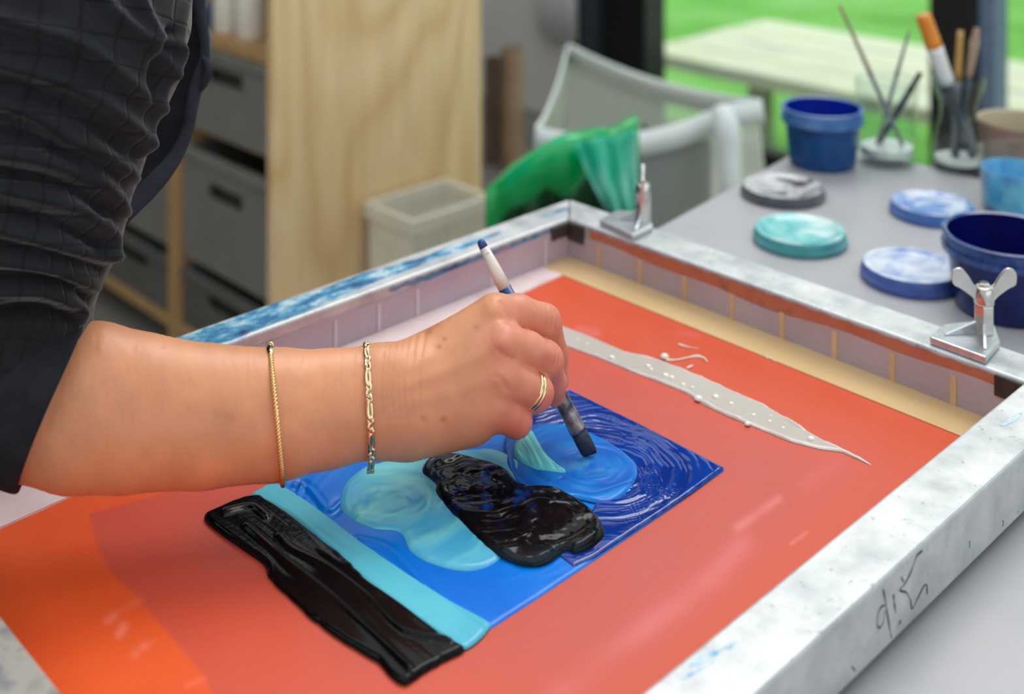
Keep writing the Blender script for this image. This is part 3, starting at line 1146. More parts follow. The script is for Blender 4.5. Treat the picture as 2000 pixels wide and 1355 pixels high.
# ---- marker scrawl on the outer face of the near bar
M_MARK = mottled('grey_marker_ink', (62, 58, 60), (84, 80, 82), 200, 0.7)


def scrawl(pts, wd, sm=True, nseg=26):
    P = np.array([PY(x, y, OY0) for x, y in pts])
    if sm and len(P) > 2:
        P = spline(P, nseg)
    vv, ff = [], []
    for i in range(len(P)):
        t = P[min(i + 1, len(P) - 1)] - P[max(i - 1, 0)]
        t /= np.linalg.norm(t) + 1e-9
        nrm = np.array([-t[2], 0, t[0]])
        ww = wd * (0.75 + 0.35 * math.sin(i * 0.5))
        for s in (-1, 1):
            q = P[i] + nrm * s * ww
            vv.append((q[0], OY0 - 0.00015, q[2]))
    for i in range(len(P) - 1):
        ff.append((2 * i, 2 * i + 1, 2 * i + 3, 2 * i + 2))
    o = link('marker_scrawl', mesh(vv, ff), M_MARK, screen)
    return o


def S(x, y):     # positions read in an enlarged view of the bar
    return (1600 + x / 3.8175, 1000 + y / 3.8175)


scrawl([S(490, 690), S(455, 715), S(435, 775), S(432, 840), S(450, 862), S(480, 810), S(492, 730)], 0.0005)
scrawl([S(475, 575), S(490, 640), S(505, 740), S(522, 850), S(538, 935)], 0.0006)
scrawl([S(552, 610), S(560, 680), S(570, 750)], 0.0007)
scrawl([S(598, 812), S(602, 818), S(606, 828)], 0.0009)
scrawl([S(770, 285), S(725, 330), S(690, 430), S(640, 530), S(600, 580), S(650, 600), S(680, 660), S(692, 720), S(730, 650), S(780, 550), S(800, 545), S(805, 610)], 0.0006, True, 70)
scrawl([S(612, 485), S(622, 505), S(630, 520)], 0.0006)
scrawl([S(1120, 215), S(1122, 240), S(1118, 272)], 0.0004)
scrawl([S(240, 1150), S(255, 1165), S(270, 1188)], 0.0005)
scrawl([S(1368, 60), S(1372, 85), S(1362, 110)], 0.0004)

# pale blue smear on the near bar
M_SMEAR = mottled('pale_blue_dried_paint', (110, 168, 208), (170, 205, 222), 120, 0.5, c3=(212, 222, 226), lo=0.35, hi=0.62)
for pts in ([(1345, 1302), (1360, 1285), (1400, 1268), (1420, 1262), (1400, 1278), (1370, 1295)], [(1418, 1268), (1432, 1250), (1440, 1252), (1428, 1266)],
            [(1330, 1325), (1360, 1305), (1395, 1290), (1380, 1302), (1345, 1322)], [(1953, 832), (1975, 815), (1996, 806), (1980, 824)]):
    q = round_poly([PZ(x, y, 0.034)[:2] for x, y in pts], 5)
    link('dried_paint', mesh(*prism(q, ZT - 0.0001, ZT + 0.0002)), M_SMEAR, screen)


# ================================================================== WET PAINT ON THE SCREEN
def paint_mat(name, rough=0.16, spec=0.5, bscale=260, bstr=0.08, coat=0.0):
    m, nt, b = pbsdf(name, (128, 128, 128), rough, 0, spec, coat)
    at = add(nt, 'ShaderNodeVertexColor', layer_name='tint')
    L(nt, at, 0, b, 'Base Color')
    v = coords(nt)
    n1 = noise(nt, v, bscale, 3)
    bump(nt, b, n1, 0, bstr, 0.0004)
    return m


M_PBLUE = paint_mat('blue_acrylic', 0.24, 0.25)
M_PDARK = paint_mat('dark_blue_acrylic', 0.11, 0.5)
M_PTURQ = paint_mat('turquoise_acrylic', 0.26, 0.35)
M_PBLACK = paint_mat('black_acrylic', 0.11, 0.15, 260, 0.22)
paint = thing('wet_paint', 'wet blue, turquoise and black paint laid in a block on the orange stencil', 'paint', (PZ(900, 1050)[0], PZ(900, 1050)[1], M))


def patch(name, pxpoly, z0, th, mat, colfn, hfn, cell=0.0009, edge=0.0016, lab=None, smooth_poly=True, wob=0.0):
    poly = np.array(on_fabric(pxpoly))
    if smooth_poly:
        poly = round_poly(poly, 6)
    if wob:
        s = np.arange(len(poly)) * 0.7
        cc = poly.mean(0)
        d = poly - cc
        d /= np.linalg.norm(d, axis=1)[:, None]
        poly = poly + d * (wob * vnoise(s, s * 0 + 3.3, 77))[:, None]
    lo, hi = poly.min(0) - cell, poly.max(0) + cell
    nx, ny = int((hi[0] - lo[0]) / cell) + 2, int((hi[1] - lo[1]) / cell) + 2
    gx, gy = np.meshgrid(lo[0] + np.arange(nx) * cell, lo[1] + np.arange(ny) * cell, indexing='ij')
    P = np.stack([gx.ravel(), gy.ravel()], -1)
    sd, near = poly_sd(P, poly)
    px = world2px(np.concatenate([P, np.full((len(P), 1), M)], 1))[:, :2]
    h = th * np.sqrt(np.clip(sd / edge, 0, 1)) * (1 + hfn(P, px, sd))
    out = sd < 0
    P[out] = near[out]
    h[out] = 0
    keepv = sd > -cell * 1.2
    idx = np.arange(nx * ny).reshape(nx, ny)
    Q = np.stack([idx[:-1, :-1], idx[1:, :-1], idx[1:, 1:], idx[:-1, 1:]], -1).reshape(-1, 4)
    ok = keepv[Q].all(1) & (sd[Q] > 0).any(1)
    Q = Q[ok]
    used = np.unique(Q)
    remap = np.full(nx * ny, -1)
    remap[used] = np.arange(len(used))
    V = np.concatenate([P, (M + z0 + h)[:, None]], 1)[used]
    me = np_mesh(V, remap[Q])
    c = colfn(P[used], px[used], sd[used], h[used])
    if len(me.vertices) == len(c):
        set_col(me, c)
    o = link(name, me, mat, paint, True)
    if lab:
        o['label'] = lab
    return o


def fbm(P, s, seed):
    return vnoise(P[:, 0] * s, P[:, 1] * s, seed) + 0.5 * vnoise(P[:, 0] * s * 2.1, P[:, 1] * s * 2.1, seed + 1) + 0.25 * vnoise(P[:, 0] * s * 4.3, P[:, 1] * s * 4.3, seed + 2)


def swirl(center_px, rf, af, seed, squash=1.0):
    c0 = np.array(on_fabric([center_px])[0])

    def fn(P):
        d = P - c0
        d = d * np.array([1.0, squash])
        r = np.linalg.norm(d, axis=1) + 0.004 * fbm(P, 40, seed)
        a = np.arctan2(d[:, 1], d[:, 0])
        return sstep(0.003, 0.016, r) * (vnoise(r * rf, a * af, seed) + 0.6 * vnoise(r * rf * 2.3, a * af * 1.4, seed + 5))
    return fn


def flatc(c1, c2, s, seed, bias=0.0):
    def fn(P, px, sd, h):
        k = np.clip(0.5 + 0.6 * fbm(P, s, seed) + bias, 0, 1)
        return lin(c1) * (1 - k[:, None]) + lin(c2) * k[:, None]
    return fn


def along(dirv, f1, f2, seed):
    d = np.array(dirv) / np.linalg.norm(dirv)
    n_ = np.array([-d[1], d[0]])

    def fn(P):
        u, v = P @ d, P @ n_
        v = v + 0.0015 * vnoise(u * 40, v * 40, seed + 9)
        return vnoise(v * f1, u * f2, seed) + 0.5 * vnoise(v * f1 * 2.3, u * f2 * 1.7, seed + 3)
    return fn


sw1 = swirl((980, 1010), 110, 1.6, 11)
ridge_l = [[(575, 950), (600, 955), (640, 1000), (665, 985)], [(700, 1060), (760, 1080), (830, 1150)], [(590, 950), (580, 985), (610, 1005)]]


def h_blue(P, px, sd):
    h = 0.12 * sw1(P) + 0.06 * fbm(P, 40, 4)
    for l_ in ridge_l:
        d = line_dist(px, spline(l_, 20))
        h += 1.3 * np.exp(-(d / 4.0) ** 2) - 0.6 * np.exp(-((d - 9) / 5.0) ** 2)
    return h


patch('blue_field', [(528, 953), (575, 930), (640, 901), (740, 868), (900, 818), (1040, 775), (1115, 762), (1250, 832), (1415, 919), (1300, 1000), (1180, 1080), (1060, 1162), (957, 1229), (900, 1215), (700, 1065)],
      0.0002, 0.0010, M_PBLUE, flatc((0, 110, 216), (0, 124, 226), 30, 5), h_blue, 0.0009, 0.002, 'mid blue paint field', False, 0.0008)
swd = swirl((1165, 925), 230, 1.3, 17, 1.0)


swc = swirl((1165, 925), 1100, 1.1, 19)


def h_dark(P, px, sd):
    return (0.22 * swd(P) + 0.36 * swc(P) * np.clip(0.3 + fbm(P, 30, 44), 0, 1)) * sstep(0, 0.006, sd)


def c_dark(P, px, sd, h):
    k = np.clip(0.35 + 0.5 * swd(P), 0, 1) * 0.6
    c = lin((0, 42, 128)) * (1 - k[:, None]) + lin((0, 70, 172)) * k[:, None]
    k2 = (1 - sstep(0.0, 0.004, sd)) * 0.55 * np.clip(0.5 + fbm(P, 200, 8), 0, 1)
    return c * (1 - k2[:, None]) + lin((70, 100, 170)) * k2[:, None]


patch('dark_blue_field', [(1040, 800), (1112, 765), (1250, 832), (1330, 874), (1414, 918), (1350, 966), (1290, 1007), (1230, 1048), (1160, 1094), (1120, 1112), (1080, 1080), (1150, 1010), (1180, 960), (1120, 900), (1030, 850)],
      0.0011, 0.0013, M_PDARK, c_dark, h_dark, 0.0007, 0.0015, 'dark blue paint with combed brush strokes', False, 0.0008)
sw2 = swirl((1140, 915), 190, 1.2, 23)


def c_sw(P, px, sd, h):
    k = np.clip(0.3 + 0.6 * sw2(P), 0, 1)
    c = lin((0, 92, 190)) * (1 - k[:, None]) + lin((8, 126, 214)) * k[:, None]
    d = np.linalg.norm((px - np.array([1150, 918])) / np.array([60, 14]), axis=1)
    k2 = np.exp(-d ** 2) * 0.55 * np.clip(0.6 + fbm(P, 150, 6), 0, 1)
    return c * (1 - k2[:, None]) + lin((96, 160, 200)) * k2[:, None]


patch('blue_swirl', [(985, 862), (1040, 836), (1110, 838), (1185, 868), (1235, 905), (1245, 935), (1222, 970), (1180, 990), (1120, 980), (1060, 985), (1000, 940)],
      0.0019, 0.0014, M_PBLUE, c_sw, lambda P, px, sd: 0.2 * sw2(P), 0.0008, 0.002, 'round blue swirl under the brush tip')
sw3 = swirl((760, 985), 120, 1.3, 31)


def c_tq(P, px, sd, h):
    k = np.clip(0.45 + 0.55 * sw3(P) + 0.3 * fbm(P, 30, 3), 0, 1)
    return lin((70, 170, 212)) * (1 - k[:, None]) + lin((120, 212, 220)) * k[:, None]


patch('turquoise_swirl', [(664, 992), (678, 945), (716, 916), (744, 908), (752, 888), (800, 880), (835, 884), (900, 884), (960, 882), (1015, 905), (1050, 945), (1102, 968), (1080, 1000), (1010, 1060), (965, 1105), (915, 1119), (858, 1110), (805, 1085), (782, 1045), (730, 1036), (688, 1018)],
      0.0010, 0.0020, M_PTURQ, c_tq, lambda P, px, sd: 0.24 * sw3(P), 0.0008, 0.003, 'pale turquoise paint swirl')
al1 = along((PZ(1060, 925) - PZ(1020, 860))[:2], 420, 25, 41)
patch('turquoise_dab', [(1036, 850), (1014, 864), (1003, 890), (1014, 910), (1046, 926), (1104, 933), (1086, 915), (1064, 893), (1048, 866)],
      0.0030, 0.0022, M_PTURQ, flatc((92, 196, 206), (112, 212, 212), 40, 6), lambda P, px, sd: 0.35 * al1(P), 0.0007, 0.002, 'crescent dab of turquoise paint')
al2 = along((PZ(790, 1340) - PZ(400, 1015))[:2], 170, 9, 51)
patch('turquoise_strip', [(490, 972), (506, 960), (526, 950), (548, 951), (600, 983), (660, 1028), (730, 1080), (800, 1128), (880, 1178), (945, 1213), (958, 1226), (938, 1250), (902, 1272), (860, 1246), (790, 1196), (715, 1140), (640, 1078), (570, 1018), (520, 988)],
      0.0010, 0.0016, M_PTURQ, flatc((74, 178, 204), (92, 192, 212), 25, 7), lambda P, px, sd: 0.16 * al2(P), 0.0008, 0.002, 'straight turquoise paint strip', True, 0.0006)
al3 = along((PZ(790, 1340) - PZ(400, 1015))[:2], 150, 14, 61)
rl = [[(545, 1060), (570, 1085), (640, 1120), (720, 1180), (790, 1245), (880, 1262)], [(480, 1040), (560, 1110), (660, 1190), (750, 1270), (800, 1320)], [(440, 1010), (490, 1000), (520, 1020)], [(600, 1020), (660, 1085), (720, 1130), (800, 1190)]]


def h_blk(P, px, sd):
    h = 0.12 * al3(P)
    for l_ in rl:
        d = line_dist(px, spline(l_, 30))
        h += 0.6 * np.exp(-(d / 5.0) ** 2)
    return h


patch('black_strip', [(398, 1016), (420, 1000), (470, 980), (506, 974), (520, 982), (560, 1008), (620, 1054), (680, 1104), (720, 1141), (800, 1198), (868, 1250), (906, 1272), (868, 1295), (830, 1318), (792, 1342), (762, 1325), (738, 1298), (700, 1276), (640, 1236), (590, 1196), (530, 1138), (512, 1105), (478, 1080), (430, 1046)],
      0.0012, 0.0024, M_PBLACK, flatc((5, 6, 8), (10, 12, 14), 30, 9), h_blk, 0.0008, 0.002, 'thick black paint strip', True, 0.0008)
sw4 = swirl((930, 960), 130, 1.5, 71)
sw5 = swirl((1080, 1030), 130, 1.5, 81)


def h_bb(P, px, sd):
    k = sstep(960, 1060, px[:, 0])
    return 0.26 * (sw4(P) * (1 - k) + sw5(P) * k) + 0.10 * fbm(P, 70, 8)


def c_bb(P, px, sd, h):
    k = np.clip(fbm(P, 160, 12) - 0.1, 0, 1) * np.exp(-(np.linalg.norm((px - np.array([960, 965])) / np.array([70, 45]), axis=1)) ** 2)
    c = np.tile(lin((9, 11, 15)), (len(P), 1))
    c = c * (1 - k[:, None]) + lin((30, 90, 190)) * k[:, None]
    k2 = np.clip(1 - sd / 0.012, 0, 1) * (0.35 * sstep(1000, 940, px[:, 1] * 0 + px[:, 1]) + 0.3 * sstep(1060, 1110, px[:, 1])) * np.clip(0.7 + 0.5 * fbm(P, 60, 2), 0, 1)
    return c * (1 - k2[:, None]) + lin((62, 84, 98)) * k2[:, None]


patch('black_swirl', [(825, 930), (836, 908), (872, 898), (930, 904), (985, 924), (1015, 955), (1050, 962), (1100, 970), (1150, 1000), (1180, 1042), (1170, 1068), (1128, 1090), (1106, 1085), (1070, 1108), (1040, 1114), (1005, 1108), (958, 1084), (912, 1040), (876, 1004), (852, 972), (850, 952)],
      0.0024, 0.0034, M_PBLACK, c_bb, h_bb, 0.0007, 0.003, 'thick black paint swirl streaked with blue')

# ------------------------------------------------------------------ clear gel strip
m, nt, b = pbsdf('clear_gel', (198, 190, 180), 0.12, 0, 0.5)
at = add(nt, 'ShaderNodeVertexColor', layer_name='tint')
L(nt, at, 0, b, 'Base Color')
M_GEL = m
M_GELB, _, _b = pbsdf('gel_bubble', (236, 232, 226), 0.06, 0, 0.6)
gel_root = thing('gel_strip', 'long pale grey strip of clear gel with bubbles, tapering to a point on the stencil', 'gel', (PZ(1400, 770)[0], PZ(1400, 770)[1], M))
gel_poly = [(1030, 612), (1098, 638), (1150, 657), (1220, 688), (1290, 705), (1350, 730), (1420, 760), (1490, 791), (1560, 834), (1620, 868), (1660, 886), (1706, 910), (1690, 904),
            (1645, 884), (1600, 878), (1545, 864), (1482, 838), (1420, 813), (1372, 790), (1340, 768), (1290, 748), (1230, 725), (1170, 700), (1098, 674), (1030, 648)]
keep = paint
paint = gel_root


def h_gel(P, px, sd):
    wv_ = 0.25 * vnoise(P[:, 0] * 160, P[:, 1] * 160, 5)
    return 1.3 * np.exp(-((sd - 0.0011) / (0.0007 + 0.0002 * wv_)) ** 2) * np.clip(0.6 + fbm(P, 60, 4), 0.1, 1.2) * sstep(1180, 1290, px[:, 0])


def c_gel(P, px, sd, h):
    k = np.clip(0.5 + 0.3 * fbm(P, 20, 3), 0, 1)
    c = lin((188, 178, 168)) * (1 - k[:, None]) + lin((204, 197, 190)) * k[:, None]
    k2 = np.exp(-((sd - 0.0008) / 0.0008) ** 2) * 0.75 * sstep(1180, 1300, px[:, 0])
    return c * (1 - k2[:, None]) + lin((240, 238, 234)) * k2[:, None]


patch('gel_film', gel_poly, 0.0002, 0.0012, M_GEL, c_gel, h_gel, 0.0007, 0.0015, None, False)
paint = keep
bub = None
for (x, y, r_) in ((1266, 716, .0022), (1272, 722, .0016), (1300, 734, .0026), (1312, 738, .0022), (1334, 752, .0020), (1352, 757, .0016), (1364, 779, .0030), (1398, 776, .0026), (1428, 789, .0020), (1472, 811, .0016), (1503, 823, .0015), (1529, 836, .0014), (1584, 858, .0026), (1195, 699, .0024), (1146, 672, .0012), (1128, 663, .0010), (1165, 693, .0010), (1298, 697, .0032), (1460, 828, .0020), (1506, 812, .0009)):
    p = PZ(x, y, 0.0012)
    if bub is None:
        bub = mesh(*lathe([(1.0, 0), (0.97, 0.22), (0.8, 0.52), (0.45, 0.72), (0.0, 0.8)], 16))
    o = link('bubble', bub, M_GELB, gel_root, True)
    o.location = Vector(p) if False else Vector((p[0], p[1], M + 0.0012))
    o.scale = (r_, r_, r_)
M_GELS, _, _b = pbsdf('gel_splash', (232, 220, 208), 0.2, 0, 0.5)
for pts, rr_ in (([(1300, 703), (1320, 703), (1345, 698), (1362, 696), (1376, 700), (1381, 707)], [.0012, .0006, .0006, .0013, .0007, .0005]),
                 ([(1326, 673), (1336, 676), (1350, 679), (1364, 681)], [.0011, .0008, .0003, .0003]),
                 ([(1341, 719), (1348, 716), (1353, 714)], [.0006, .0010, .0007]),
                 ([(1496, 699), (1505, 699), (1514, 706)], [.0005, .0006, .0004])):
    sp = spline([PZ(x, y, 0.0006) for x, y in pts], 16)
    rad = np.interp(np.linspace(0, 1, 16), np.linspace(0, 1, len(rr_)), rr_)
    link('splash', mesh(*tube(sp, list(rad), 8)), M_GELS, gel_root, True)

# ================================================================== WING-NUT CLAMPS
M_CHROME = mottled('nickel_plating', (206, 204, 200), (222, 220, 216), 80, 0.16, 1.0)
M_CAST = mottled('zinc_casting', (196, 202, 208), (216, 220, 224), 160, 0.3, 0.85, 0.15)


def clamp(plate_px, post_px, wing_dir, label, hgt=0.036):
    pts = [PZ(x, y, 0.0395)[:2] for x, y in plate_px]
    pc = PZ(post_px[0], post_px[1], 0.0395)
    t = thing('wing_nut_clamp', label, 'clamp', (pc[0], pc[1], ZT), 'clamps on the screen frame')
    bevel(link('base_plate', mesh(*prism(pts, ZT + 0.0003, ZT + 0.0055)), M_CAST, t), 0.0012, 2)
    z0 = ZT + 0.0055
    # cast web ribs
    cpt = np.array(pts).mean(0)
    for tgt in (0, 4):
        d = np.array(pts[tgt]) * 0.72 + np.array(pc[:2]) * 0.28
        a = np.array(pc[:2])
        dd = (d - a) / np.linalg.norm(d - a)
        nn_ = np.array([-dd[1], dd[0]]) * 0.0011
        vv = []
        for s in (-1, 1):
            vv += [(*(a + nn_ * s), z0), (*(d + nn_ * s), z0), (*(d + nn_ * s), z0 + 0.001), (*(a + nn_ * s), z0 + 0.0105)]
        ff = [(0, 1, 2, 3), (7, 6, 5, 4), (0, 4, 5, 1), (1, 5, 6, 2), (2, 6, 7, 3), (3, 7, 4, 0)]
        bevel(link('web_rib', mesh(vv, ff), M_CAST, t), 0.0005, 2)
    hexr = 0.0068
    ang0 = 0.4

    def ring(z, r, n=6):
        return [(pc[0] + r * math.cos(ang0 + 2 * math.pi * k / n), pc[1] + r * math.sin(ang0 + 2 * math.pi * k / n)) for k in range(n)]
    vv, ff = prism(ring(0, hexr * 1.06), z0, z0 + 0.020)
    bevel(link('hex_post', mesh(vv, ff), M_CHROME, t), 0.0006, 2)
    zn = z0 + 0.020
    vv, ff = lathe([(0, 0), (hexr * 0.98, 0), (hexr * 1.02, 0.001), (hexr * 0.92, 0.0105), (hexr * 0.8, 0.0125), (0.0035, 0.0128), (0.0035, 0.011), (0, 0.011)], 28)
    nut = link('wing_nut', mesh([(a + pc[0], b_ + pc[1], c_ + zn) for a, b_, c_ in vv], ff), M_CHROME, t, True)
    wd = np.array([wing_dir[0], wing_dir[1], 0.0])
    wd /= np.linalg.norm(wd)
    nn_ = np.array([-wd[1], wd[0], 0]) * 0.0014
    prof = round_poly([(0.004, 0.001), (0.009, 0.006), (0.0165, 0.0115), (0.0215, 0.0145), (0.0215, 0.0225), (0.0165, 0.0245), (0.012, 0.020), (0.008, 0.0135), (0.0045, 0.0100)], 4)
    for s in (-1, 1):
        n_ = len(prof)
        vv = []
        for q in (-1, 1):
            for (u, h) in prof:
                vv.append(np.array([pc[0], pc[1], zn]) + wd * u * s + np.array([0, 0, h]) + nn_ * q * (1.25 - 20 * u))
        ff = [tuple(range(n_)), tuple(range(2 * n_ - 1, n_ - 1, -1))] + [(i, (i + 1) % n_, n_ + (i + 1) % n_, n_ + i) for i in range(n_)]
        o = link('wing', mesh(vv, ff), M_CHROME, nut)
        o.matrix_parent_inverse = Matrix.Identity(4)
        o.parent = nut
        o.matrix_parent_inverse = (Matrix.Translation(t.location) @ nut.matrix_parent_inverse).inverted()
        bevel(o, 0.0005, 2)
    vv, ff = lathe([(0, 0.011), (0.0034, 0.011), (0.0034, 0.0145), (0.0028, 0.0152), (0, 0.0152)], 20)
    link('bolt_end', mesh([(a + pc[0], b_ + pc[1], c_ + zn) for a, b_, c_ in vv], ff), M_CHROME, t)
    return t


clamp([(1815, 657), (1842, 632), (1938, 622), (1953, 664), (1925, 697)], (1922, 648), (1, -1.0), 'shiny wing nut clamp in focus beside the dark blue tub')
clamp([(1170, 428), (1205, 409), (1262, 414), (1276, 440), (1236, 458)], (1256, 430), (0.75, 0.62), 'blurred wing nut clamp near the far corner, in front of the green bag')

# ================================================================== TUBS, LIDS AND GLASSES ON THE TABLE
def at_table(px, py):
    p = PZ(px, py, -0.0085)
    return (p[0], p[1], TZ)


def lathed(name, prof, mat, parent, segs=56, smooth=True):
    o = link(name, mesh(*lathe(prof, segs)), mat, parent, smooth)
    if parent is not None:
        o.matrix_parent_inverse = Matrix.Identity(4)
    if smooth:
        md = o.modifiers.new('edge', 'EDGE_SPLIT')
        md.split_angle = math.radians(38)
    return o


M_TUBBLUE = mottled('blue_paint_film', (8, 62, 118), (14, 78, 138), 26, 0.25, spec=0.4, c3=(6, 46, 98))
M_INBLUE = mottled('ultramarine_paint', (8, 34, 150), (14, 44, 168), 20, 0.25)
M_TUBNAVY = mottled('navy_paint_film', (6, 16, 74), (10, 26, 98), 24, 0.2, spec=0.4, c3=(26, 40, 110))
M_INNAVY = mottled('navy_paint', (6, 10, 80), (10, 18, 104), 20, 0.25)
M_TUBRIM = mottled('smeared_rim_blue', (52, 104, 168), (96, 138, 190), 40, 0.3)
M_TUBRIMN = mottled('smeared_rim_navy', (20, 44, 110), (60, 90, 150), 60, 0.2)


def tub(px, py, s, h, label, mo, mi, mr):
    t = thing('paint_tub', label, 'tub', at_table(px, py), 'paint tubs on the table')
    R0, R1 = 0.040 * s, 0.047 * s
    lathed('tub_body', [(0, 0.0), (R0 - 0.003, 0.0), (R0, 0.003), (R0 + (R1 - R0) * 0.75, h * 0.74), (R1 - 0.0005, h * 0.75)], mo, t)
    lathed('tub_rim', [(R1 - 0.0005, h * 0.75), (R1 + 0.003, h * 0.755), (R1 + 0.0035, h * 0.83), (R1 + 0.001, h * 0.84), (R1 + 0.0015, h * 0.96), (R1 + 0.003, h * 0.985), (R1 + 0.001, h), (R1 - 0.0015, h * 0.985)], mr, t)
    lathed('paint_inside', [(R1 - 0.0015, h * 0.985), (R1 - 0.002, h * 0.8), (R0 - 0.0005, h * 0.3), (0, h * 0.29)], mi, t)
    return t


tub(1606, 320, 0.92, 0.066, 'mid blue paint tub standing beside the glass of brushes', M_TUBBLUE, M_INBLUE, M_TUBRIM)
tub(1966, 602, 1.03, 0.063, 'navy paint tub right behind the wing nut clamp in focus', M_TUBNAVY, M_INNAVY, M_TUBRIMN)


def lid(px, py, r, c1, c2, c3, label, seed, h=0.013, side=None):
    p = at_table(px, py)
    t = thing('tub_lid', label, 'lid', p, 'paint-smeared lids on the table')
    m, nt, b = pbsdf('smeared_lid_%d' % seed, c1, 0.25)
    v = coords(nt)
    v.inputs['Location'].default_value = (seed * 0.37, seed * 0.21, 0)
    n1 = noise(nt, v, 30, 5, 0.6, 0.5)
    r1 = ramp(nt, n1, 0, [(0.33, c1), (0.5, c2), (0.62, c3)])
    L(nt, r1, 0, b, 'Base Color')
    bump(nt, b, n1, 0, 0.3, 0.002)
    ms = mottled('lid_side_%d' % seed, side or c1, tuple(min(255, q + 18) for q in (side or c1)), 40, 0.35)
    lathed('lid_skirt', [(0, 0.0005), (r - 0.001, 0.0005), (r, 0.002), (r, h * 0.45), (r - 0.0015, h * 0.5), (r - 0.0015, h * 0.8), (r - 0.003, h)], ms, t)
    lathed('lid_top', [(r - 0.003, h), (r - 0.008, h), (r - 0.011, h * 0.82), (r - 0.018, h * 0.78), (0.012, h * 0.80), (0.0, h * 0.86)], m, t)
    return t


lid(1529, 382, 0.0440, (128, 128, 132), (206, 206, 208), (60, 60, 64), 'grey lid smeared with black paint, in front of the mid blue tub', 1, 0.011, (84, 84, 92))
lid(1562, 472, 0.0440, (84, 176, 180), (130, 204, 204), (206, 230, 228), 'turquoise smeared tub lid on the grey table', 2, 0.0125, (70, 150, 156))
lid(1820, 418, 0.0415, (86, 124, 196), (120, 156, 212), (206, 216, 232), 'mid blue smeared lid in front of the brush bottle', 3, 0.012, (70, 108, 176))
lid(1780, 546, 0.0435, (120, 146, 204), (196, 208, 228), (226, 230, 236), 'pale blue smeared lid next to the navy tub', 4, 0.0135, (62, 88, 160))

# strip of dark wood under the right end of the table edge
# glasses
M_GLASS = glass_mat('clear_glass', (250, 253, 252))
M_WATER = mottled('milky_water', (226, 230, 226), (236, 238, 234), 20, 0.1)


def tumbler(px, py, prof_o, label, name, residue=None, k=0.86):
    prof_o = [(a * k, b_ * k) for a, b_ in prof_o]
    residue = [(a * k, b_ * k) for a, b_ in residue] if residue else None
    t = thing(name, label, 'glass', at_table(px, py))
    lathed('glass_wall', prof_o, M_GLASS, t, 48)
    if residue:
        lathed('residue', residue, M_WATER, t, 40)
    return t


tumbler(1732, 316, [(0, 0.0), (0.033, 0.0), (0.0365, 0.003), (0.041, 0.112), (0.0395, 0.112), (0.035, 0.012), (0, 0.010)],
        'clear tumbler with thin brushes and a milky base, right of the mid blue tub', 'glass_tumbler',
        [(0, 0.0106), (0.0335, 0.0125), (0.0338, 0.022), (0, 0.022)])
tumbler(1872, 330, [(0, 0.0), (0.030, 0.0), (0.033, 0.003), (0.0335, 0.02), (0.030, 0.045), (0.0235, 0.072), (0.0235, 0.086), (0.031, 0.105), (0.034, 0.122), (0.0325, 0.122), (0.0295, 0.106), (0.022, 0.087), (0.022, 0.072), (0.0285, 0.045), (0.032, 0.02), (0.031, 0.010), (0, 0.008)],
        'flared clear glass bottle holding thick brushes near the window post', 'glass_bottle',
        [(0, 0.0085), (0.0295, 0.0105), (0.030, 0.016), (0, 0.016)])
cl = thing('plastic_cup', 'clear plastic cup with bright blue paint left inside, at the right edge', 'cup', at_table(1985, 408))
lathed('cup_wall', [(q * 0.86, z_ * 0.8) for q, z_ in ((0, 0), (0.036, 0), (0.039, 0.003), (0.043, 0.072), (0.0445, 0.074), (0.0435, 0.0755), (0.042, 0.074), (0.038, 0.004), (0, 0.002))], M_GLASS, cl, 48)
M_CUPB = mottled('bright_blue_residue', (60, 160, 216), (110, 198, 232), 30, 0.3, c3=(20, 100, 200), lo=0.3, hi=0.7)
lathed('paint_residue', [(q * 0.86, z_ * 0.8) for q, z_ in ((0, 0.0025), (0.0378, 0.005), (0.0395, 0.034), (0.0407, 0.052), (0.0395, 0.052), (0.037, 0.010), (0, 0.008))], M_CUPB, cl, 48)
M_BROWN = mottled('brown_paper', (156, 128, 112), (172, 142, 126), 14, 0.7)
M_BROWNI = mottled('beige_cup_inside', (186, 176, 152), (198, 188, 164), 14, 0.6)
cb = thing('paper_pot', 'brown paper pot at the right edge behind the clear cup', 'pot', at_table(1990, 330))
lathed('pot_wall', [(0, 0), (0.040, 0), (0.041, 0.003), (0.044, 0.052), (0.0455, 0.054), (0.0445, 0.056)], M_BROWN, cb, 48)
lathed('pot_inside', [(0.0445, 0.056), (0.0425, 0.054), (0.039, 0.012), (0, 0.010)], M_BROWNI, cb, 48)


# brushes in the glasses
def rod(name, a, c, prof, label, mats, cat='brush', group='brushes standing in the glasses'):
    """prof: list of (t0, t1, r0, r1, part name, material)"""
    a, c = np.array(a), np.array(c)
    t = thing(name, label, cat, a, group)
    for (t0, t1, r0, r1, nm, mt) in prof:
        n_ = 6
        pts = [a + (c - a) * (t0 + (t1 - t0) * k / n_) for k in range(n_ + 1)]
        rad = [r0 + (r1 - r0) * k / n_ for k in range(n_ + 1)]
        link(nm, mesh(*tube(pts, rad, 14)), mt, t, True)
    return t


M_ORANGE = mottled('orange_lacquer', (220, 128, 28), (232, 142, 40), 20, 0.3)
M_WHITEL = mottled('white_lacquer', (226, 224, 222), (236, 234, 232), 20, 0.3)
M_OCHRE = mottled('ochre_lacquer', (176, 136, 70), (190, 150, 84), 20, 0.35)
M_TAUPE = mottled('taupe_wood', (150, 124, 108), (168, 140, 122), 20, 0.5)
M_GREYB = mottled('grey_handle', (116, 118, 122), (132, 134, 138), 20, 0.5)
M_DARKB = mottled('dark_handle', (42, 50, 58), (56, 64, 72), 20, 0.5)
g1 = np.array(at_table(1732, 316))
g2 = np.array(at_table(1872, 330))
up = np.array([0, 0, 1.0])


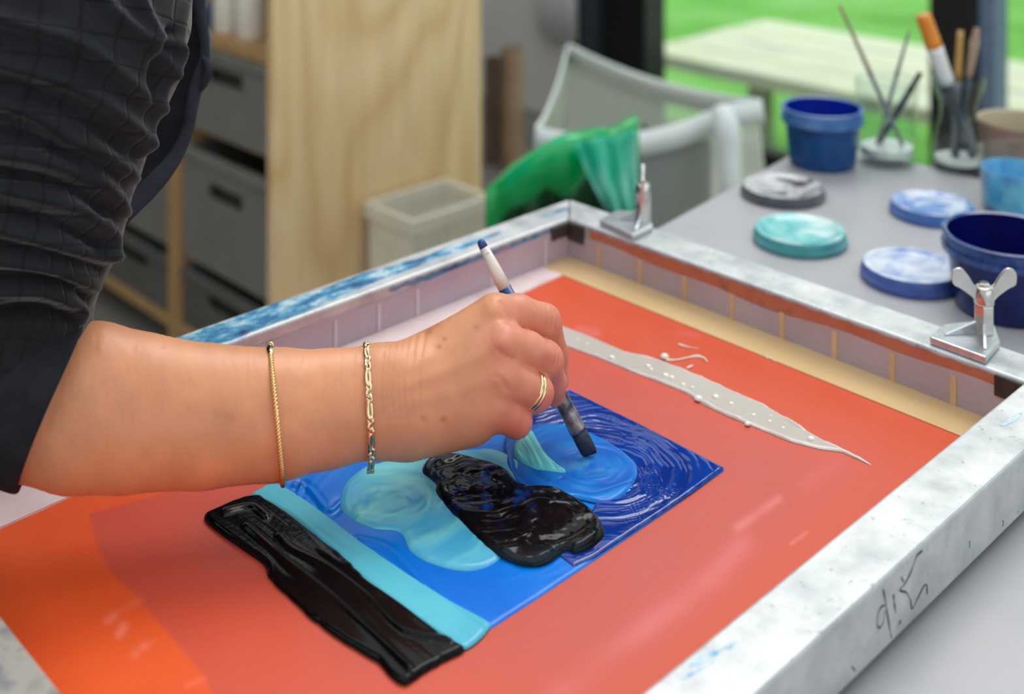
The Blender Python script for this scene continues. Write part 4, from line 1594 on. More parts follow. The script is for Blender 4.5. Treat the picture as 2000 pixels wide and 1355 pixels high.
def inglass(base, off, tip_px, d):
    a = base + np.array([off[0], off[1], off[2]])
    return a, DP(tip_px[0], tip_px[1], d)


dg1 = world2px(g1)[2]
dg2 = world2px(g2)[2]
a, c = inglass(g1, (0.010, -0.014, 0.020), (1640, 10), dg1 + 0.0)
rod('paint_brush', a, c, [(0, 0.5, 0.0022, 0.0028, 'ferrule', M_GREYB), (0.5, 1.0, 0.0028, 0.0016, 'handle', M_TAUPE)], 'thin pinkish brush handle leaning far left out of the tumbler', None)
a, c = inglass(g1, (-0.008, 0.008, 0.020), (1776, 60), dg1 + 0.01)
rod('paint_brush', a, c, [(0, 0.6, 0.002, 0.0024, 'ferrule', M_GREYB), (0.6, 1.0, 0.0024, 0.0014, 'handle', M_GREYB)], 'thin grey brush handle leaning right out of the tumbler', None)
a, c = inglass(g1, (0.006, 0.012, 0.020), (1798, 142), dg1 + 0.0)
rod('paint_brush', a, c, [(0, 0.7, 0.0036, 0.0036, 'ferrule', M_DARKB), (0.7, 1.0, 0.0036, 0.003, 'handle', M_DARKB)], 'short dark brush leaning against the right side of the tumbler', None)
a, c = inglass(g2, (0.010, -0.012, 0.0145), (1803, 30), dg2 - 0.01)
rod('paint_brush', a, c, [(0, 0.52, 0.004, 0.006, 'shaft', M_DARKB), (0.52, 0.78, 0.0085, 0.0095, 'sleeve', M_WHITEL), (0.78, 1.0, 0.0095, 0.0085, 'handle', M_ORANGE)], 'thick brush with an orange and white handle in the flared bottle', None)
a, c = inglass(g2, (0.0, 0.006, 0.0145), (1876, 60), dg2 + 0.01)
rod('paint_brush', a, c, [(0, 0.6, 0.003, 0.004, 'shaft', M_GREYB), (0.6, 1.0, 0.0046, 0.0036, 'handle', M_OCHRE)], 'ochre brush handle standing in the flared bottle', None)
a, c = inglass(g2, (-0.006, 0.0, 0.0145), (1908, 55), dg2 + 0.0)
rod('paint_brush', a, c, [(0, 0.62, 0.003, 0.0038, 'shaft', M_DARKB), (0.62, 0.9, 0.0038, 0.0054, 'handle', M_TAUPE), (0.9, 1.0, 0.0054, 0.003, 'handle_end', M_TAUPE)], 'taupe round-ended brush handle standing in the flared bottle', None)


# ================================================================== THE PERSON
def smin(a, b, k):
    h = np.clip(0.5 + 0.5 * (b - a) / k, 0, 1)
    return b * (1 - h) + a * h - k * h * (1 - h)


class Grid:
    def __init__(s, lo, hi, cell):
        s.lo = np.array(lo, float)
        s.cell = cell
        s.n = (np.ceil((np.array(hi) - s.lo) / cell)).astype(int) + 1
        s.ax = [s.lo[i] + np.arange(s.n[i]) * cell for i in range(3)]

    def field(s):
        return np.full(tuple(s.n), 0.05, np.float32)

    def cap(s, f, a, b, ra, rb, k=0.004, sq=1.0):
        """smooth-union a tapered capsule; sq < 1 flattens it along depth"""
        a, b = np.array(a, float), np.array(b, float)
        mr = max(ra, rb) + k + 0.006
        lo = np.minimum(a, b) - mr
        hi = np.maximum(a, b) + mr
        sl = []
        for i in range(3):
            i0 = max(0, int((lo[i] - s.lo[i]) / s.cell))
            i1 = min(s.n[i], int((hi[i] - s.lo[i]) / s.cell) + 2)
            if i1 <= i0:
                return
            sl.append(slice(i0, i1))
        sl = tuple(sl)
        X, Y, Z = np.meshgrid(*[s.ax[i][sl[i]] for i in range(3)], indexing='ij')
        ab = b - a
        w3 = np.array([1, 1, 1 / sq])
        abw = ab * w3
        px, py, pz = (X - a[0]), (Y - a[1]), (Z - a[2]) / sq
        t = np.clip((px * abw[0] + py * abw[1] + pz * abw[2]) / (abw @ abw + 1e-12), 0, 1)
        d = np.sqrt((px - t * abw[0]) ** 2 + (py - t * abw[1]) ** 2 + (pz - t * abw[2]) ** 2) - (ra + (rb - ra) * t)
        f[sl] = smin(f[sl], d.astype(np.float32), k)


def surface_nets(g, f):
    ins = f < 0
    nx, ny, nz = f.shape
    c = np.zeros((nx - 1, ny - 1, nz - 1), np.uint8)
    for dx in (0, 1):
        for dy in (0, 1):
            for dz in (0, 1):
                c += ins[dx:nx - 1 + dx, dy:ny - 1 + dy, dz:nz - 1 + dz]
    act = (c > 0) & (c < 8)
    I = np.argwhere(act)
    vid = np.full(act.shape, -1, np.int64)
    vid[act] = np.arange(len(I))
    acc = np.zeros((len(I), 3))
    cnt = np.zeros(len(I))
    cor = [(0, 0, 0), (1, 0, 0), (0, 1, 0), (1, 1, 0), (0, 0, 1), (1, 0, 1), (0, 1, 1), (1, 1, 1)]
    vals = [f[I[:, 0] + q[0], I[:, 1] + q[1], I[:, 2] + q[2]].astype(float) for q in cor]
    for a in range(8):
        for b in range(a + 1, 8):
            if sum(abs(cor[a][i] - cor[b][i]) for i in range(3)) != 1:
                continue
            mk = (vals[a] < 0) != (vals[b] < 0)
            t = vals[a] / (vals[a] - vals[b] + 1e-20)
            p = np.array(cor[a])[None] + t[:, None] * (np.array(cor[b]) - np.array(cor[a]))[None]
            acc[mk] += p[mk]
            cnt[mk] += 1
    V = g.lo + (I + acc / np.maximum(cnt, 1)[:, None]) * g.cell
    quads = []
    for ax in range(3):
        s0 = [slice(None)] * 3
        s1 = [slice(None)] * 3
        s0[ax] = slice(0, -1)
        s1[ax] = slice(1, None)
        e0, e1 = ins[tuple(s0)], ins[tuple(s1)]
        E = np.argwhere(e0 != e1)
        fl = e0[e0 != e1]
        o1, o2 = [(1, 2), (2, 0), (0, 1)][ax]
        ok = (E[:, o1] > 0) & (E[:, o2] > 0)
        for k in (o1, o2):
            ok &= E[:, k] < act.shape[k]
        ok &= E[:, ax] < act.shape[ax]
        E, fl = E[ok], fl[ok]

        def at(d1, d2):
            q = E.copy()
            q[:, o1] += d1
            q[:, o2] += d2
            return vid[q[:, 0], q[:, 1], q[:, 2]]
        q = np.stack([at(-1, -1), at(0, -1), at(0, 0), at(-1, 0)], 1)
        q[~fl] = q[~fl][:, ::-1]
        quads.append(q)
    Q = np.concatenate(quads)
    return V, Q[(Q >= 0).all(1)]


def smooth_mesh(V, Q, it, lam=0.5):
    e = np.concatenate([Q[:, [0, 1]], Q[:, [1, 2]], Q[:, [2, 3]], Q[:, [3, 0]]])
    e = np.concatenate([e, e[:, ::-1]])
    deg = np.bincount(e[:, 0], minlength=len(V))[:, None]
    for k in range(it):
        for l_ in (lam, -lam * 1.04):
            s = np.stack([np.bincount(e[:, 0], weights=V[e[:, 1], i], minlength=len(V)) for i in range(3)], 1)
            V = V + l_ * (s / np.maximum(deg, 1) - V)
    return V


def normals(V, Q):
    n = np.cross(V[Q[:, 2]] - V[Q[:, 0]], V[Q[:, 3]] - V[Q[:, 1]])
    N = np.stack([np.bincount(Q.ravel(), weights=np.repeat(n[:, i], 4), minlength=len(V)) for i in range(3)], 1)
    return N / (np.linalg.norm(N, axis=1)[:, None] + 1e-12)


def outward(V, Q):
    """make sure faces look outward"""
    c = V[Q].mean(1)
    n = np.cross(V[Q[:, 2]] - V[Q[:, 0]], V[Q[:, 3]] - V[Q[:, 1]])
    vol = (c * n).sum()
    return Q if vol > 0 else Q[:, ::-1]


person = thing('person', 'person in a dark checked shirt with rolled-up sleeve, painting with the right hand', 'person', (DA(0, 700, 0.55)[0], DA(0, 700, 0.55)[1], 0.86))

# ---- arm and hand: one continuous surface
g = Grid(CP(-160, 990, 0.55) * np.array([1, 1, 0]) + np.array([0, 0, 0.44 + OFF]), CP(1125, 530, 0.66) * np.array([1, 1, 0]) + np.array([0, 0, 0.705 + OFF]), 0.00115)
arm = g.field()
FA = [  # forearm stations: px, centre y, half height px, depth
    (-60, 748, 122, 0.530), (0, 764, 136, 0.533), (90, 784, 160, 0.537), (165, 793, 171, 0.542), (250, 803, 160, 0.548), (400, 811, 143, 0.560), (540, 808, 132, 0.571), (640, 797, 119, 0.580), (735, 782, 112, 0.588), (790, 778, 106, 0.593)]
for (a, b_) in zip(FA[:-1], FA[1:]):
    g.cap(arm, CP(a[0], a[1], a[3]), CP(b_[0], b_[1], b_[3]), a[2] / 2998 * (a[3] + OFF) - 0.0005, b_[2] / 2998 * (b_[3] + OFF) - 0.0005, 0.003, 0.82 if a[0] < 500 else 0.74)
# upper arm inside the sleeve
g.cap(arm, CP(-20, 770, 0.53), CP(40, 300, 0.525), 0.037, 0.040, 0.01)
palm = g.field()
MC = {  # metacarpal heads
    'i': (966, 616, 0.6085), 'm': (984, 674, 0.598), 'r': (979, 737, 0.5965), 'p': (962, 797, 0.600)}
for (key, base, r0, r1) in (('i', (790, 735, 0.600), 0.0165, 0.0128), ('m', (790, 765, 0.594), 0.0165, 0.0130), ('r', (790, 795, 0.593), 0.0165, 0.0122), ('p', (790, 822, 0.596), 0.0165, 0.0115)):
    g.cap(palm, CP(*base), CP(*MC[key]), r0, r1, 0.010)
g.cap(palm, CP(745, 782, 0.59), CP(830, 770, 0.598), 0.026, 0.024, 0.010, 0.78)
g.cap(palm, CP(800, 838, 0.604), CP(920, 818, 0.608), 0.0165, 0.0150, 0.010)       # heel below the little finger
g.cap(palm, CP(830, 725, 0.612), CP(930, 670, 0.622), 0.0195, 0.015, 0.010)        # web towards the thumb
g.cap(palm, CP(840, 780, 0.615), CP(950, 740, 0.618), 0.020, 0.016, 0.010)
fing = g.field()


def finger(pts, rad, k=0.0035):
    f = g.field()
    for i in range(len(pts) - 1):
        g.cap(f, CP(*pts[i]), CP(*pts[i + 1]), rad[i], rad[i + 1], k)
    return f


fs = [
    finger([MC['i'], (1010, 612, 0.618), (1062, 629, 0.631), (1082, 690, 0.652), (1088, 742, 0.661)], [0.0118, 0.0112, 0.0108, 0.0088, 0.0078]),
    finger([MC['m'], (1030, 686, 0.610), (1064, 703, 0.622), (1078, 748, 0.640), (1082, 770, 0.6465)], [0.0120, 0.0113, 0.0112, 0.0088, 0.0072]),
    finger([MC['r'], (1015, 752, 0.605), (1046, 766, 0.613), (1036, 778, 0.640), (1005, 762, 0.650)], [0.0112, 0.0107, 0.0106, 0.0090, 0.0080]),
    finger([MC['p'], (990, 811, 0.605), (1008, 822, 0.611), (1000, 822, 0.634), (972, 800, 0.642)], [0.0106, 0.0096, 0.0092, 0.0080, 0.0072]),
    finger([(850, 720, 0.625), (930, 690, 0.650), (1010, 712, 0.668), (1072, 752, 0.6655)], [0.0160, 0.0125, 0.0108, 0.0088]),
]
fing = fs[0]
for q in fs[1:]:
    fing = smin(fing, q, 0.0012)
hand = smin(palm, fing, 0.0042)
arm = smin(arm, hand, 0.010)
V, Q = surface_nets(g, arm)
del arm, palm, fing, fs, hand
V = smooth_mesh(V, Q, 3)
Q = outward(V, Q)
W = cam2world(V)
# the depth axis is mirrored on the way to world space
Q = outward(W - W.mean(0), Q)
N = normals(W, Q)
pp = world2px(W)[:, :2]
view = (W - C)
view /= np.linalg.norm(view, axis=1)[:, None]
facing = np.clip(-(N * view).sum(1), 0, 1)
front = sstep(0.05, 0.3, facing)


def carve(pts, width, depth, n=18):
    """skin crease (depth < 0 raises a ridge)"""
    global W
    d = line_dist(pp, spline(pts, n) if len(pts) > 2 else np.array(pts, float))
    W = W - N * (depth * np.exp(-(d / width) ** 2) * front)[:, None]


def HZ(x, y):     # read in the enlarged view of the knuckles
    return (880 + x / 2.823, 440 + y / 2.823)


# finger-joint creases
for pts in ([HZ(548, 420), HZ(562, 470), HZ(560, 530), HZ(548, 580)], [HZ(575, 470), HZ(590, 520), HZ(582, 580)], [HZ(525, 430), HZ(540, 500), HZ(530, 570)],
            [HZ(568, 650), HZ(580, 690), HZ(575, 745), HZ(560, 790)], [HZ(590, 670), HZ(600, 710), HZ(596, 760)],
            [HZ(525, 845), HZ(535, 880), HZ(528, 920)], [HZ(455, 430), HZ(475, 470), HZ(478, 520)]):
    carve(pts, 2.2, 0.0006)
# wrist creases
for x0 in (748, 757, 768, 780, 792, 806, 822):
    carve([(x0 + 8, 652), (x0, 700), (x0 - 4, 760), (x0 + 1, 820)], 2.4, 0.0006 * random.uniform(0.6, 1.2))
for x0 in (690, 704, 716, 664):
    carve([(x0 + 2, 690), (x0, 740), (x0 + 3, 800)], 2.6, 0.00022)
# skin folds between the knuckles, tendons
for pts in ([HZ(330, 520), HZ(300, 480), HZ(275, 430)], [HZ(360, 560), HZ(330, 530), HZ(290, 520)], [HZ(345, 740), HZ(300, 720), HZ(260, 690)], [HZ(310, 900), HZ(280, 850), HZ(250, 830)]):
    carve(pts, 6, 0.0008)
for pts in ([(800, 720), (880, 670), (960, 612)], [(800, 752), (890, 715), (978, 674)], [(800, 785), (890, 765), (972, 737)]):
    carve(pts, 13, -0.0005)
for (x, y, r_, k) in ((962, 606, 22, -0.0016), (980, 672, 20, -0.0020), (976, 735, 18, -0.0012), (1064, 612, 20, -0.0008), (1072, 690, 18, -0.0010)):
    carve([(x, y), (x + 1, y)], r_, k)
W = W + N * (0.00012 * vnoise(pp[:, 0] * 0.16, pp[:, 1] * 0.05, 4))[:, None]
# skin colour
base = np.tile(lin((214, 146, 106)), (len(W), 1))
bl = vnoise(pp[:, 0] * 0.012, pp[:, 1] * 0.012, 6) * 0.6 + vnoise(pp[:, 0] * 0.035, pp[:, 1] * 0.035, 7) * 0.4
base = base * (1 + 0.13 * bl[:, None])
red = sstep(930, 1010, pp[:, 0]) * 0.55
base = blend(base, (214, 132, 112), red)
for (x, y, r_, k) in ((975, 672, 30, .4), (1090, 690, 26, .4), (1090, 620, 24, .3), (1070, 770, 22, .4), (1000, 835, 40, .5), (965, 735, 24, .3)):
    d = np.linalg.norm((pp - np.array([x, y])) / r_, axis=1)
    base = blend(base, (206, 104, 86), np.exp(-d ** 2) * k)
for (x, y, r_, k) in ((848, 628, 9, .5), (838, 646, 7, .55), (858, 678, 6, .7), (868, 662, 5, .6), (931, 640, 6, .5), (866, 818, 6, .55), (828, 818, 6, .35), (450, 815, 12, .25), (428, 805, 10, .2), (320, 678, 4, .3), (845, 636, 20, .22), (440, 830, 30, .15)):
    d = np.linalg.norm((pp - np.array([x, y])) / r_, axis=1)
    base = blend(base, (146, 86, 50), np.exp(-d ** 2) * k)
me = np_mesh(W, Q)
if len(me.vertices) == len(base):
    set_col(me, base)
m, nt, b = pbsdf('skin', (208, 142, 106), 0.42, 0, 0.45)
at = add(nt, 'ShaderNodeVertexColor', layer_name='tint')
L(nt, at, 0, b, 'Base Color')
b.inputs['Subsurface Weight'].default_value = 0.12
b.inputs['Subsurface Radius'].default_value = (0.006, 0.002, 0.001)
b.inputs['Subsurface Scale'].default_value = 0.5
v = coords(nt)
n1 = add(nt, 'ShaderNodeTexVoronoi')
n1.inputs['Scale'].default_value = 900
L(nt, v, 0, n1, 'Vector')
bump(nt, b, n1, 0, 0.12, 0.0004)
o = link('body', me, m, person, True)
o['label'] = 'bare tanned forearm and right hand gripping a brush'

# ---- sleeve
m, nt, b = pbsdf('dark_seersucker', (30, 33, 38), 0.85, 0, 0.25)
au = add(nt, 'ShaderNodeAttribute', attribute_name='su')
av = add(nt, 'ShaderNodeAttribute', attribute_name='sv')


def gridline(src, period, wdt):
    d = add(nt, 'ShaderNodeMath', operation='DIVIDE')
    d.inputs[1].default_value = period
    nt.links.new(src.outputs['Fac'], d.inputs[0])
    f1 = add(nt, 'ShaderNodeMath', operation='FRACT')
    L(nt, d, 0, f1, 0)
    s1 = add(nt, 'ShaderNodeMath', operation='SUBTRACT')
    s1.inputs[1].default_value = 0.5
    L(nt, f1, 0, s1, 0)
    a1 = add(nt, 'ShaderNodeMath', operation='ABSOLUTE')
    L(nt, s1, 0, a1, 0)
    mr = add(nt, 'ShaderNodeMapRange')
    mr.inputs['From Min'].default_value = 0.0
    mr.inputs['From Max'].default_value = wdt
    mr.inputs['To Min'].default_value = 1.0
    mr.inputs['To Max'].default_value = 0.0
    L(nt, a1, 0, mr, 0)
    return mr


l1 = gridline(au, 0.0155, 0.10)
l2 = gridline(av, 0.0120, 0.10)
mxl = add(nt, 'ShaderNodeMath', operation='MAXIMUM')
L(nt, l1, 0, mxl, 0)
L(nt, l2, 0, mxl, 1)
v = coords(nt)
n1 = noise(nt, v, 900, 3)
n0 = noise(nt, v, 24, 3)
r0 = ramp(nt, n0, 0, [(0.3, (20, 22, 26)), (0.7, (32, 35, 41))])
mk = add(nt, 'ShaderNodeMath', operation='MULTIPLY')
mk.inputs[1].default_value = 0.85
L(nt, mxl, 0, mk, 0)
mxx = mixc(nt, (mk, 0), (r0, 0), (14, 15, 18))
L(nt, mxx, 2, b, 'Base Color')
hh = add(nt, 'ShaderNodeMath', operation='MULTIPLY_ADD')
hh.inputs[1].default_value = -1.0
L(nt, mxl, 0, hh, 0)
nm = add(nt, 'ShaderNodeMath', operation='MULTIPLY')
nm.inputs[1].default_value = 0.35
L(nt, n1, 0, nm, 0)
L(nt, nm, 0, hh, 2)
bump(nt, b, hh, 0, 0.5, 0.001)
b.inputs['Sheen Weight'].default_value = 0.25
b.inputs['Sheen Roughness'].default_value = 0.4
M_SHIRT = m
M_CUFF = mottled('dark_plain_cotton', (26, 28, 33), (36, 38, 44), 60, 0.85, bump_s=0.15, spec=0.2)
M_PLACKET = mottled('dark_navy_binding', (36, 38, 48), (46, 48, 58), 60, 0.8, bump_s=0.1, spec=0.2)


def cloth_sdf(caps, lo, hi, cell, ridges, axis_a, axis_b, name, parent, mat, sm=4, namp=0.0015):
    g = Grid(lo, hi, cell)
    f = g.field()
    for c_ in caps:
        g.cap(f, *c_)
    V, Q = surface_nets(g, f)
    V = smooth_mesh(V, Q, sm)
    W = cam2world(V)
    Q = outward(W - W.mean(0), Q)
    N = normals(W, Q)
    pp = world2px(W)[:, :2]
    vw = W - C
    vw /= np.linalg.norm(vw, axis=1)[:, None]
    for pts, wd, am in ridges:
        d = line_dist(pp, spline(pts, 30))
        fc_ = -(N * vw).sum(1)
        fr = sstep(-0.25, 0.1, fc_) * (0.12 + 0.88 * sstep(0.05, 0.55, fc_))
        W = W + N * (1.35 * am * np.exp(-(d / wd) ** 2) * fr)[:, None]
    a, b_ = cam2world(np.array(axis_a)), cam2world(np.array(axis_b))
    ax = (b_ - a) / np.linalg.norm(b_ - a)
    t = (W - a) @ ax
    rad = W - a - t[:, None] * ax
    e1 = np.cross(ax, C - a)
    e1 /= np.linalg.norm(e1)
    e2 = np.cross(ax, e1)
    ang = np.arctan2(rad @ e2, rad @ e1)
    # extra slack cloth at the back, away from the drawn folds
    W = W + N * (namp * vnoise(t * 60, ang * 2.5, 12))[:, None]
    me = np_mesh(W, Q)
    if len(me.vertices) == len(W):
        set_f(me, t + 0.002 * vnoise(t * 40, ang * 3, 5), 'su')
        set_f(me, ang * 0.062 + 0.0015 * vnoise(t * 50, ang * 2, 8), 'sv')
    return link(name, me, mat, parent, True)


ridges = [
    ([(-60, 190), (0, 199), (74, 225), (140, 273), (207, 306), (258, 347)], 17, 0.0062),
    ([(-60, 285), (0, 295), (70, 306), (155, 332), (207, 369), (236, 413)], 18, 0.0072),
    ([(-60, 350), (0, 363), (92, 387), (155, 410), (207, 454), (212, 486)], 18, 0.0072),
    ([(-60, 110), (0, 122), (85, 144), (173, 181), (236, 229), (284, 280)], 17, 0.0058),
    ([(181, -20), (240, 41), (295, 85), (325, 140)], 14, 0.0045),
    ([(-60, 20), (0, 37), (148, 81), (221, 133), (310, 210)], 15, 0.0048),
    ([(-60, 430), (0, 443), (122, 480), (207, 500)], 17, 0.0058),
    ([(-60, 495), (0, 505), (100, 525), (190, 560)], 14, 0.0045),
    ([(-60, 560), (0, 565), (81, 568), (146, 596), (150, 622)], 12, 0.0050),
    ([(-60, 245), (30, 258), (100, 290), (170, 340)], 12, -0.0040),
    ([(-60, 330), (40, 340), (130, 365), (190, 412)], 12, -0.0045),
    ([(-60, 405), (40, 415), (120, 440), (180, 478)], 11, -0.0045),
    ([(-60, 470), (40, 480), (130, 505), (195, 525)], 10, -0.0040),
    ([(-60, 535), (60, 540), (140, 560), (165, 580)], 9, -0.0040),
    ([(-60, 620), (20, 605), (90, 606), (140, 622)], 12, -0.0055),
    ([(60, 180), (150, 225), (230, 290)], 12, -0.0030),
    ([(265, -20), (300, 60), (335, 90), (352, 150)], 12, 0.004),
    ([(370, 0), (350, 60), (325, 150), (300, 230), (270, 300)], 10, 0.0035),
    ([(330, 60), (300, 120), (290, 190)], 8, -0.0035),
]
sl_a, sl_b = CP(-30, 745, 0.532), CP(118, 0, 0.522)
cloth_sdf([(CP(-26, 735, 0.531), CP(36, 430, 0.512), 0.0445, 0.0570, 0.006),
           (CP(36, 430, 0.512), CP(112, 60, 0.495), 0.0570, 0.0745, 0.006),
           (CP(112, 60, 0.495), CP(150, -330, 0.49), 0.0745, 0.085, 0.008),
           (CP(-26, 735, 0.531), CP(48, 695, 0.534), 0.0450, 0.034, 0.010)],
          CP(-420, 960, 0.53) * np.array([1, 1, 0]) + np.array([0, 0, 0.38 + OFF]), CP(520, -360, 0.54) * np.array([1, 1, 0]) + np.array([0, 0, 0.66 + OFF]), 0.0022,
          ridges, sl_a, sl_b, 'sleeve', person, M_SHIRT)

# rolled cuff: a soft double band around the forearm
ea, eb = np.array([162, 621.0]), np.array([30, 962.0])
cc = (ea + eb) / 2
axp = np.array([341, 132.0])
axp /= np.linalg.norm(axp)
half = np.linalg.norm(ea - eb) / 2
dcf = 0.536
u_ = (ea - eb) / np.linalg.norm(ea - eb)
V, Fq = [], []
prof = [(-6, 0.935), (-2, 0.985), (2, 1.0), (-2, 1.018), (-12, 1.028), (-40, 1.03), (-70, 1.025), (-95, 1.02), (-118, 1.03), (-124, 1.0), (-118, 0.97)]
ns = 72
for k in range(ns):
    an = 2 * math.pi * k / ns
    for (off, sc_) in prof:
        wob_ = 1 + 0.012 * math.sin(3 * an + off * 0.03)
        px_ = cc + u_ * (math.cos(an) * half * sc_ * wob_) + axp * (off + 5 * math.sin(2 * an + 0.5))
        V.append(cam2world(CP(px_[0], px_[1], dcf - math.sin(an) * half * sc_ * 0.97 / 2998 * (dcf + OFF))))
n_ = len(prof)
for k in range(ns):
    for i in range(n_ - 1):
        Fq.append((k * n_ + i, ((k + 1) % ns) * n_ + i, ((k + 1) % ns) * n_ + i + 1, k * n_ + i + 1))
o = link('rolled_cuff', mesh(V, Fq), M_CUFF, person, True)
o['label'] = 'plain dark rolled-up cuff'

# torso of the shirt behind the arm, and its open front edge
cloth_sdf([(CP(95, 60, 0.735), CP(60, -330, 0.74), 0.119, 0.13, 0.02),
           (CP(95, 60, 0.735), CP(-180, 420, 0.76), 0.119, 0.115, 0.02),
           (CP(-180, 420, 0.76), CP(-620, 800, 0.80), 0.115, 0.12, 0.02)],
          (-0.82, -0.24, 0.58 + OFF), (0.02, 0.62, 0.96 + OFF), 0.006, [], CP(-180, 420, 0.76), CP(60, -330, 0.74), 'shirt_torso', person, M_SHIRT, 3, 0.004)
edge_px = [(398, -60, 0.652), (401, 0, 0.652), (408, 60, 0.652), (410, 110, 0.652), (398, 160, 0.65), (388, 205, 0.648), (376, 262, 0.645), (352, 318, 0.64), (318, 366, 0.632), (270, 415, 0.622), (224, 458, 0.61), (196, 482, 0.60)]
ep = spline([CP(*q) for q in edge_px], 60)
V, Fq = [], []
for i in range(60):
    t = ep[min(i + 1, 59)] - ep[max(i - 1, 0)]
    t /= np.linalg.norm(t)
    side = np.cross(t, np.array([0, 0, 1.0]))
    side /= np.linalg.norm(side)
    if side[0] > 0:
        side = -side
    wd = 0.0085 + 0.0012 * math.sin(i * 0.33) + 0.0045 * sstep(25, 45, np.array([i]))[0]
    for (s, dz) in ((0, 0), (0.15, -0.0022), (0.55, -0.003), (0.9, -0.002), (1.0, 0.0005), (0.9, 0.003), (0.5, 0.004), (0.1, 0.003)):
        V.append(cam2world(ep[i] + side * wd * s + np.array([0, 0, dz])))
for i in range(59):
    for k in range(8):
        Fq.append((i * 8 + k, i * 8 + (k + 1) % 8, (i + 1) * 8 + (k + 1) % 8, (i + 1) * 8 + k))
o = link('shirt_front_edge', mesh(V, Fq), M_PLACKET, person, True)
o['label'] = 'plain dark front edge of the open shirt'
V, Fq = [], []
for i in range(60):
    q = ep[i]
    a_ = world2px(cam2world(q))
    for k in range(10):
        t = k / 9
        V.append(cam2world(CP(a_[0] - 4 - 190 * t, a_[1] + 25 * t, (q[2] - OFF) + 0.004 + 0.03 * t + 0.008 * math.sin(i * 0.35 + 5 * t) * t)))
for i in range(59):
    for k in range(9):
        Fq.append((i * 10 + k, i * 10 + k + 1, (i + 1) * 10 + k + 1, (i + 1) * 10 + k))
o = link('shirt_front', mesh(V, Fq), M_CUFF, person, True)
sd = o.modifiers.new('solid', 'SOLIDIFY')
sd.thickness = 0.0015
# trousers: hips and two legs down to the floor, out of the picture to the left
hip = cam2world(CP(-620, 800, 0.80))
M_TROUSER = mottled('dark_denim', (38, 42, 54), (48, 52, 64), 50, 0.85, bump_s=0.15)
gt = Grid((hip[0] - 0.32, hip[1] - 0.30, 0.02), (hip[0] + 0.22, hip[1] + 0.30, hip[2] + 0.2), 0.012)
ft_ = gt.field()
sv_ = np.array([EX[1], -EX[0], 0.0])
gt.cap(ft_, hip + sv_ * 0.05, hip - sv_ * 0.05 + np.array([0, 0, -0.04]), 0.125, 0.125, 0.02)
for sg in (-1, 1):
    kn = np.array([hip[0] - 0.03, hip[1], 0.45]) + sv_ * 0.09 * sg
    gt.cap(ft_, hip + sv_ * 0.07 * sg, kn, 0.10, 0.07, 0.02)
    gt.cap(ft_, kn, np.array([kn[0] - 0.03, kn[1], 0.07]), 0.07, 0.055, 0.02)
Vt, Qt = surface_nets(gt, ft_)
Vt = smooth_mesh(Vt, Qt, 4)
Qt = outward(Vt - Vt.mean(0), Qt)
link('trousers', np_mesh(Vt, Qt), M_TROUSER, person, True)
# small tab on the edge
tp = [CP(396, 112, 0.648), CP(404, 124, 0.646), CP(406, 146, 0.645), CP(398, 168, 0.646), CP(390, 180, 0.648)]
vv, ff = tube([cam2world(q) for q in spline(tp, 12)], [0.001, 0.0018, 0.0024, 0.0028, 0.003, 0.003, 0.0028, 0.0025, 0.0022, 0.0018, 0.0014, 0.001], 10, True, (ray(400, 150), 0.5))
link('button_tab', mesh(vv, ff), M_PLACKET, person, True)

# ------------------------------------------------------------------ jewellery
M_GOLD = mottled('yellow_gold', (236, 194, 128), (244, 210, 150), 60, 0.2, 1.0)
M_GOLDP = mottled('pale_gold', (232, 204, 160), (242, 220, 184), 60, 0.16, 1.0)


def loop_path(cx, cy, half_px, d, dr, tilt, n, shift=(0, 0), dshift=0.0):
    P = []
    for k in range(n):
        an = 2 * math.pi * k / n
        y = cy - math.cos(an) * half_px
        x = cx - math.cos(an) * tilt
        P.append(cam2world(CP(x, y, d - math.sin(an) * dr + dshift)))
    return np.array(P)


# rope bracelet
path = loop_path(540, 811, 136, 0.5705, 0.0312, 13, 400)
strands = []
vv, ff = [], []
n_ = len(path)
for sidx in range(2):
    pts = []
    for k in range(n_ + 1):
        q = path[k % n_]
        t = path[(k + 1) % n_] - path[(k - 1) % n_]
        t /= np.linalg.norm(t)
        a = np.cross(t, RX)
        a = np.cross(t, np.array([0.3, 0.5, 0.8]))
        a /= np.linalg.norm(a)
        b_ = np.cross(t, a)
        an = k * 2 * math.pi * 62 / n_ + sidx * math.pi
        pts.append(q + (a * math.cos(an) + b_ * math.sin(an)) * 0.00075)
    v1, f1 = tube(pts, 0.00085, 6, False)
    k0 = len(vv)
    vv += list(v1)
    ff += [tuple(i + k0 for i in q) for q in f1]
br1 = thing('rope_bracelet', 'thin twisted gold rope bracelet on the middle of the forearm', 'bracelet', path.mean(0))
link('rope_chain', mesh(vv, ff), M_GOLD, br1, True)
cp = path[int(n_ * 0.035)]
cq = path[int(n_ * 0.085)]
link('clasp', mesh(*tube(spline([cp, cp * 0.7 + cq * 0.3, cp * 0.3 + cq * 0.7, cq], 8), [0.0012, 0.0022, 0.0024, 0.0024, 0.0024, 0.0022, 0.0018, 0.001], 10)), M_GOLDP, br1, True)
vv, ff = torus(0.0019, 0.0006, 16, 6)
cr = path[int(n_ * 0.015)]
link('clasp_ring', mesh([cr + B3.T @ np.array([a, b_, c_]) for a, b_, c_ in vv], ff), M_GOLDP, br1, True)

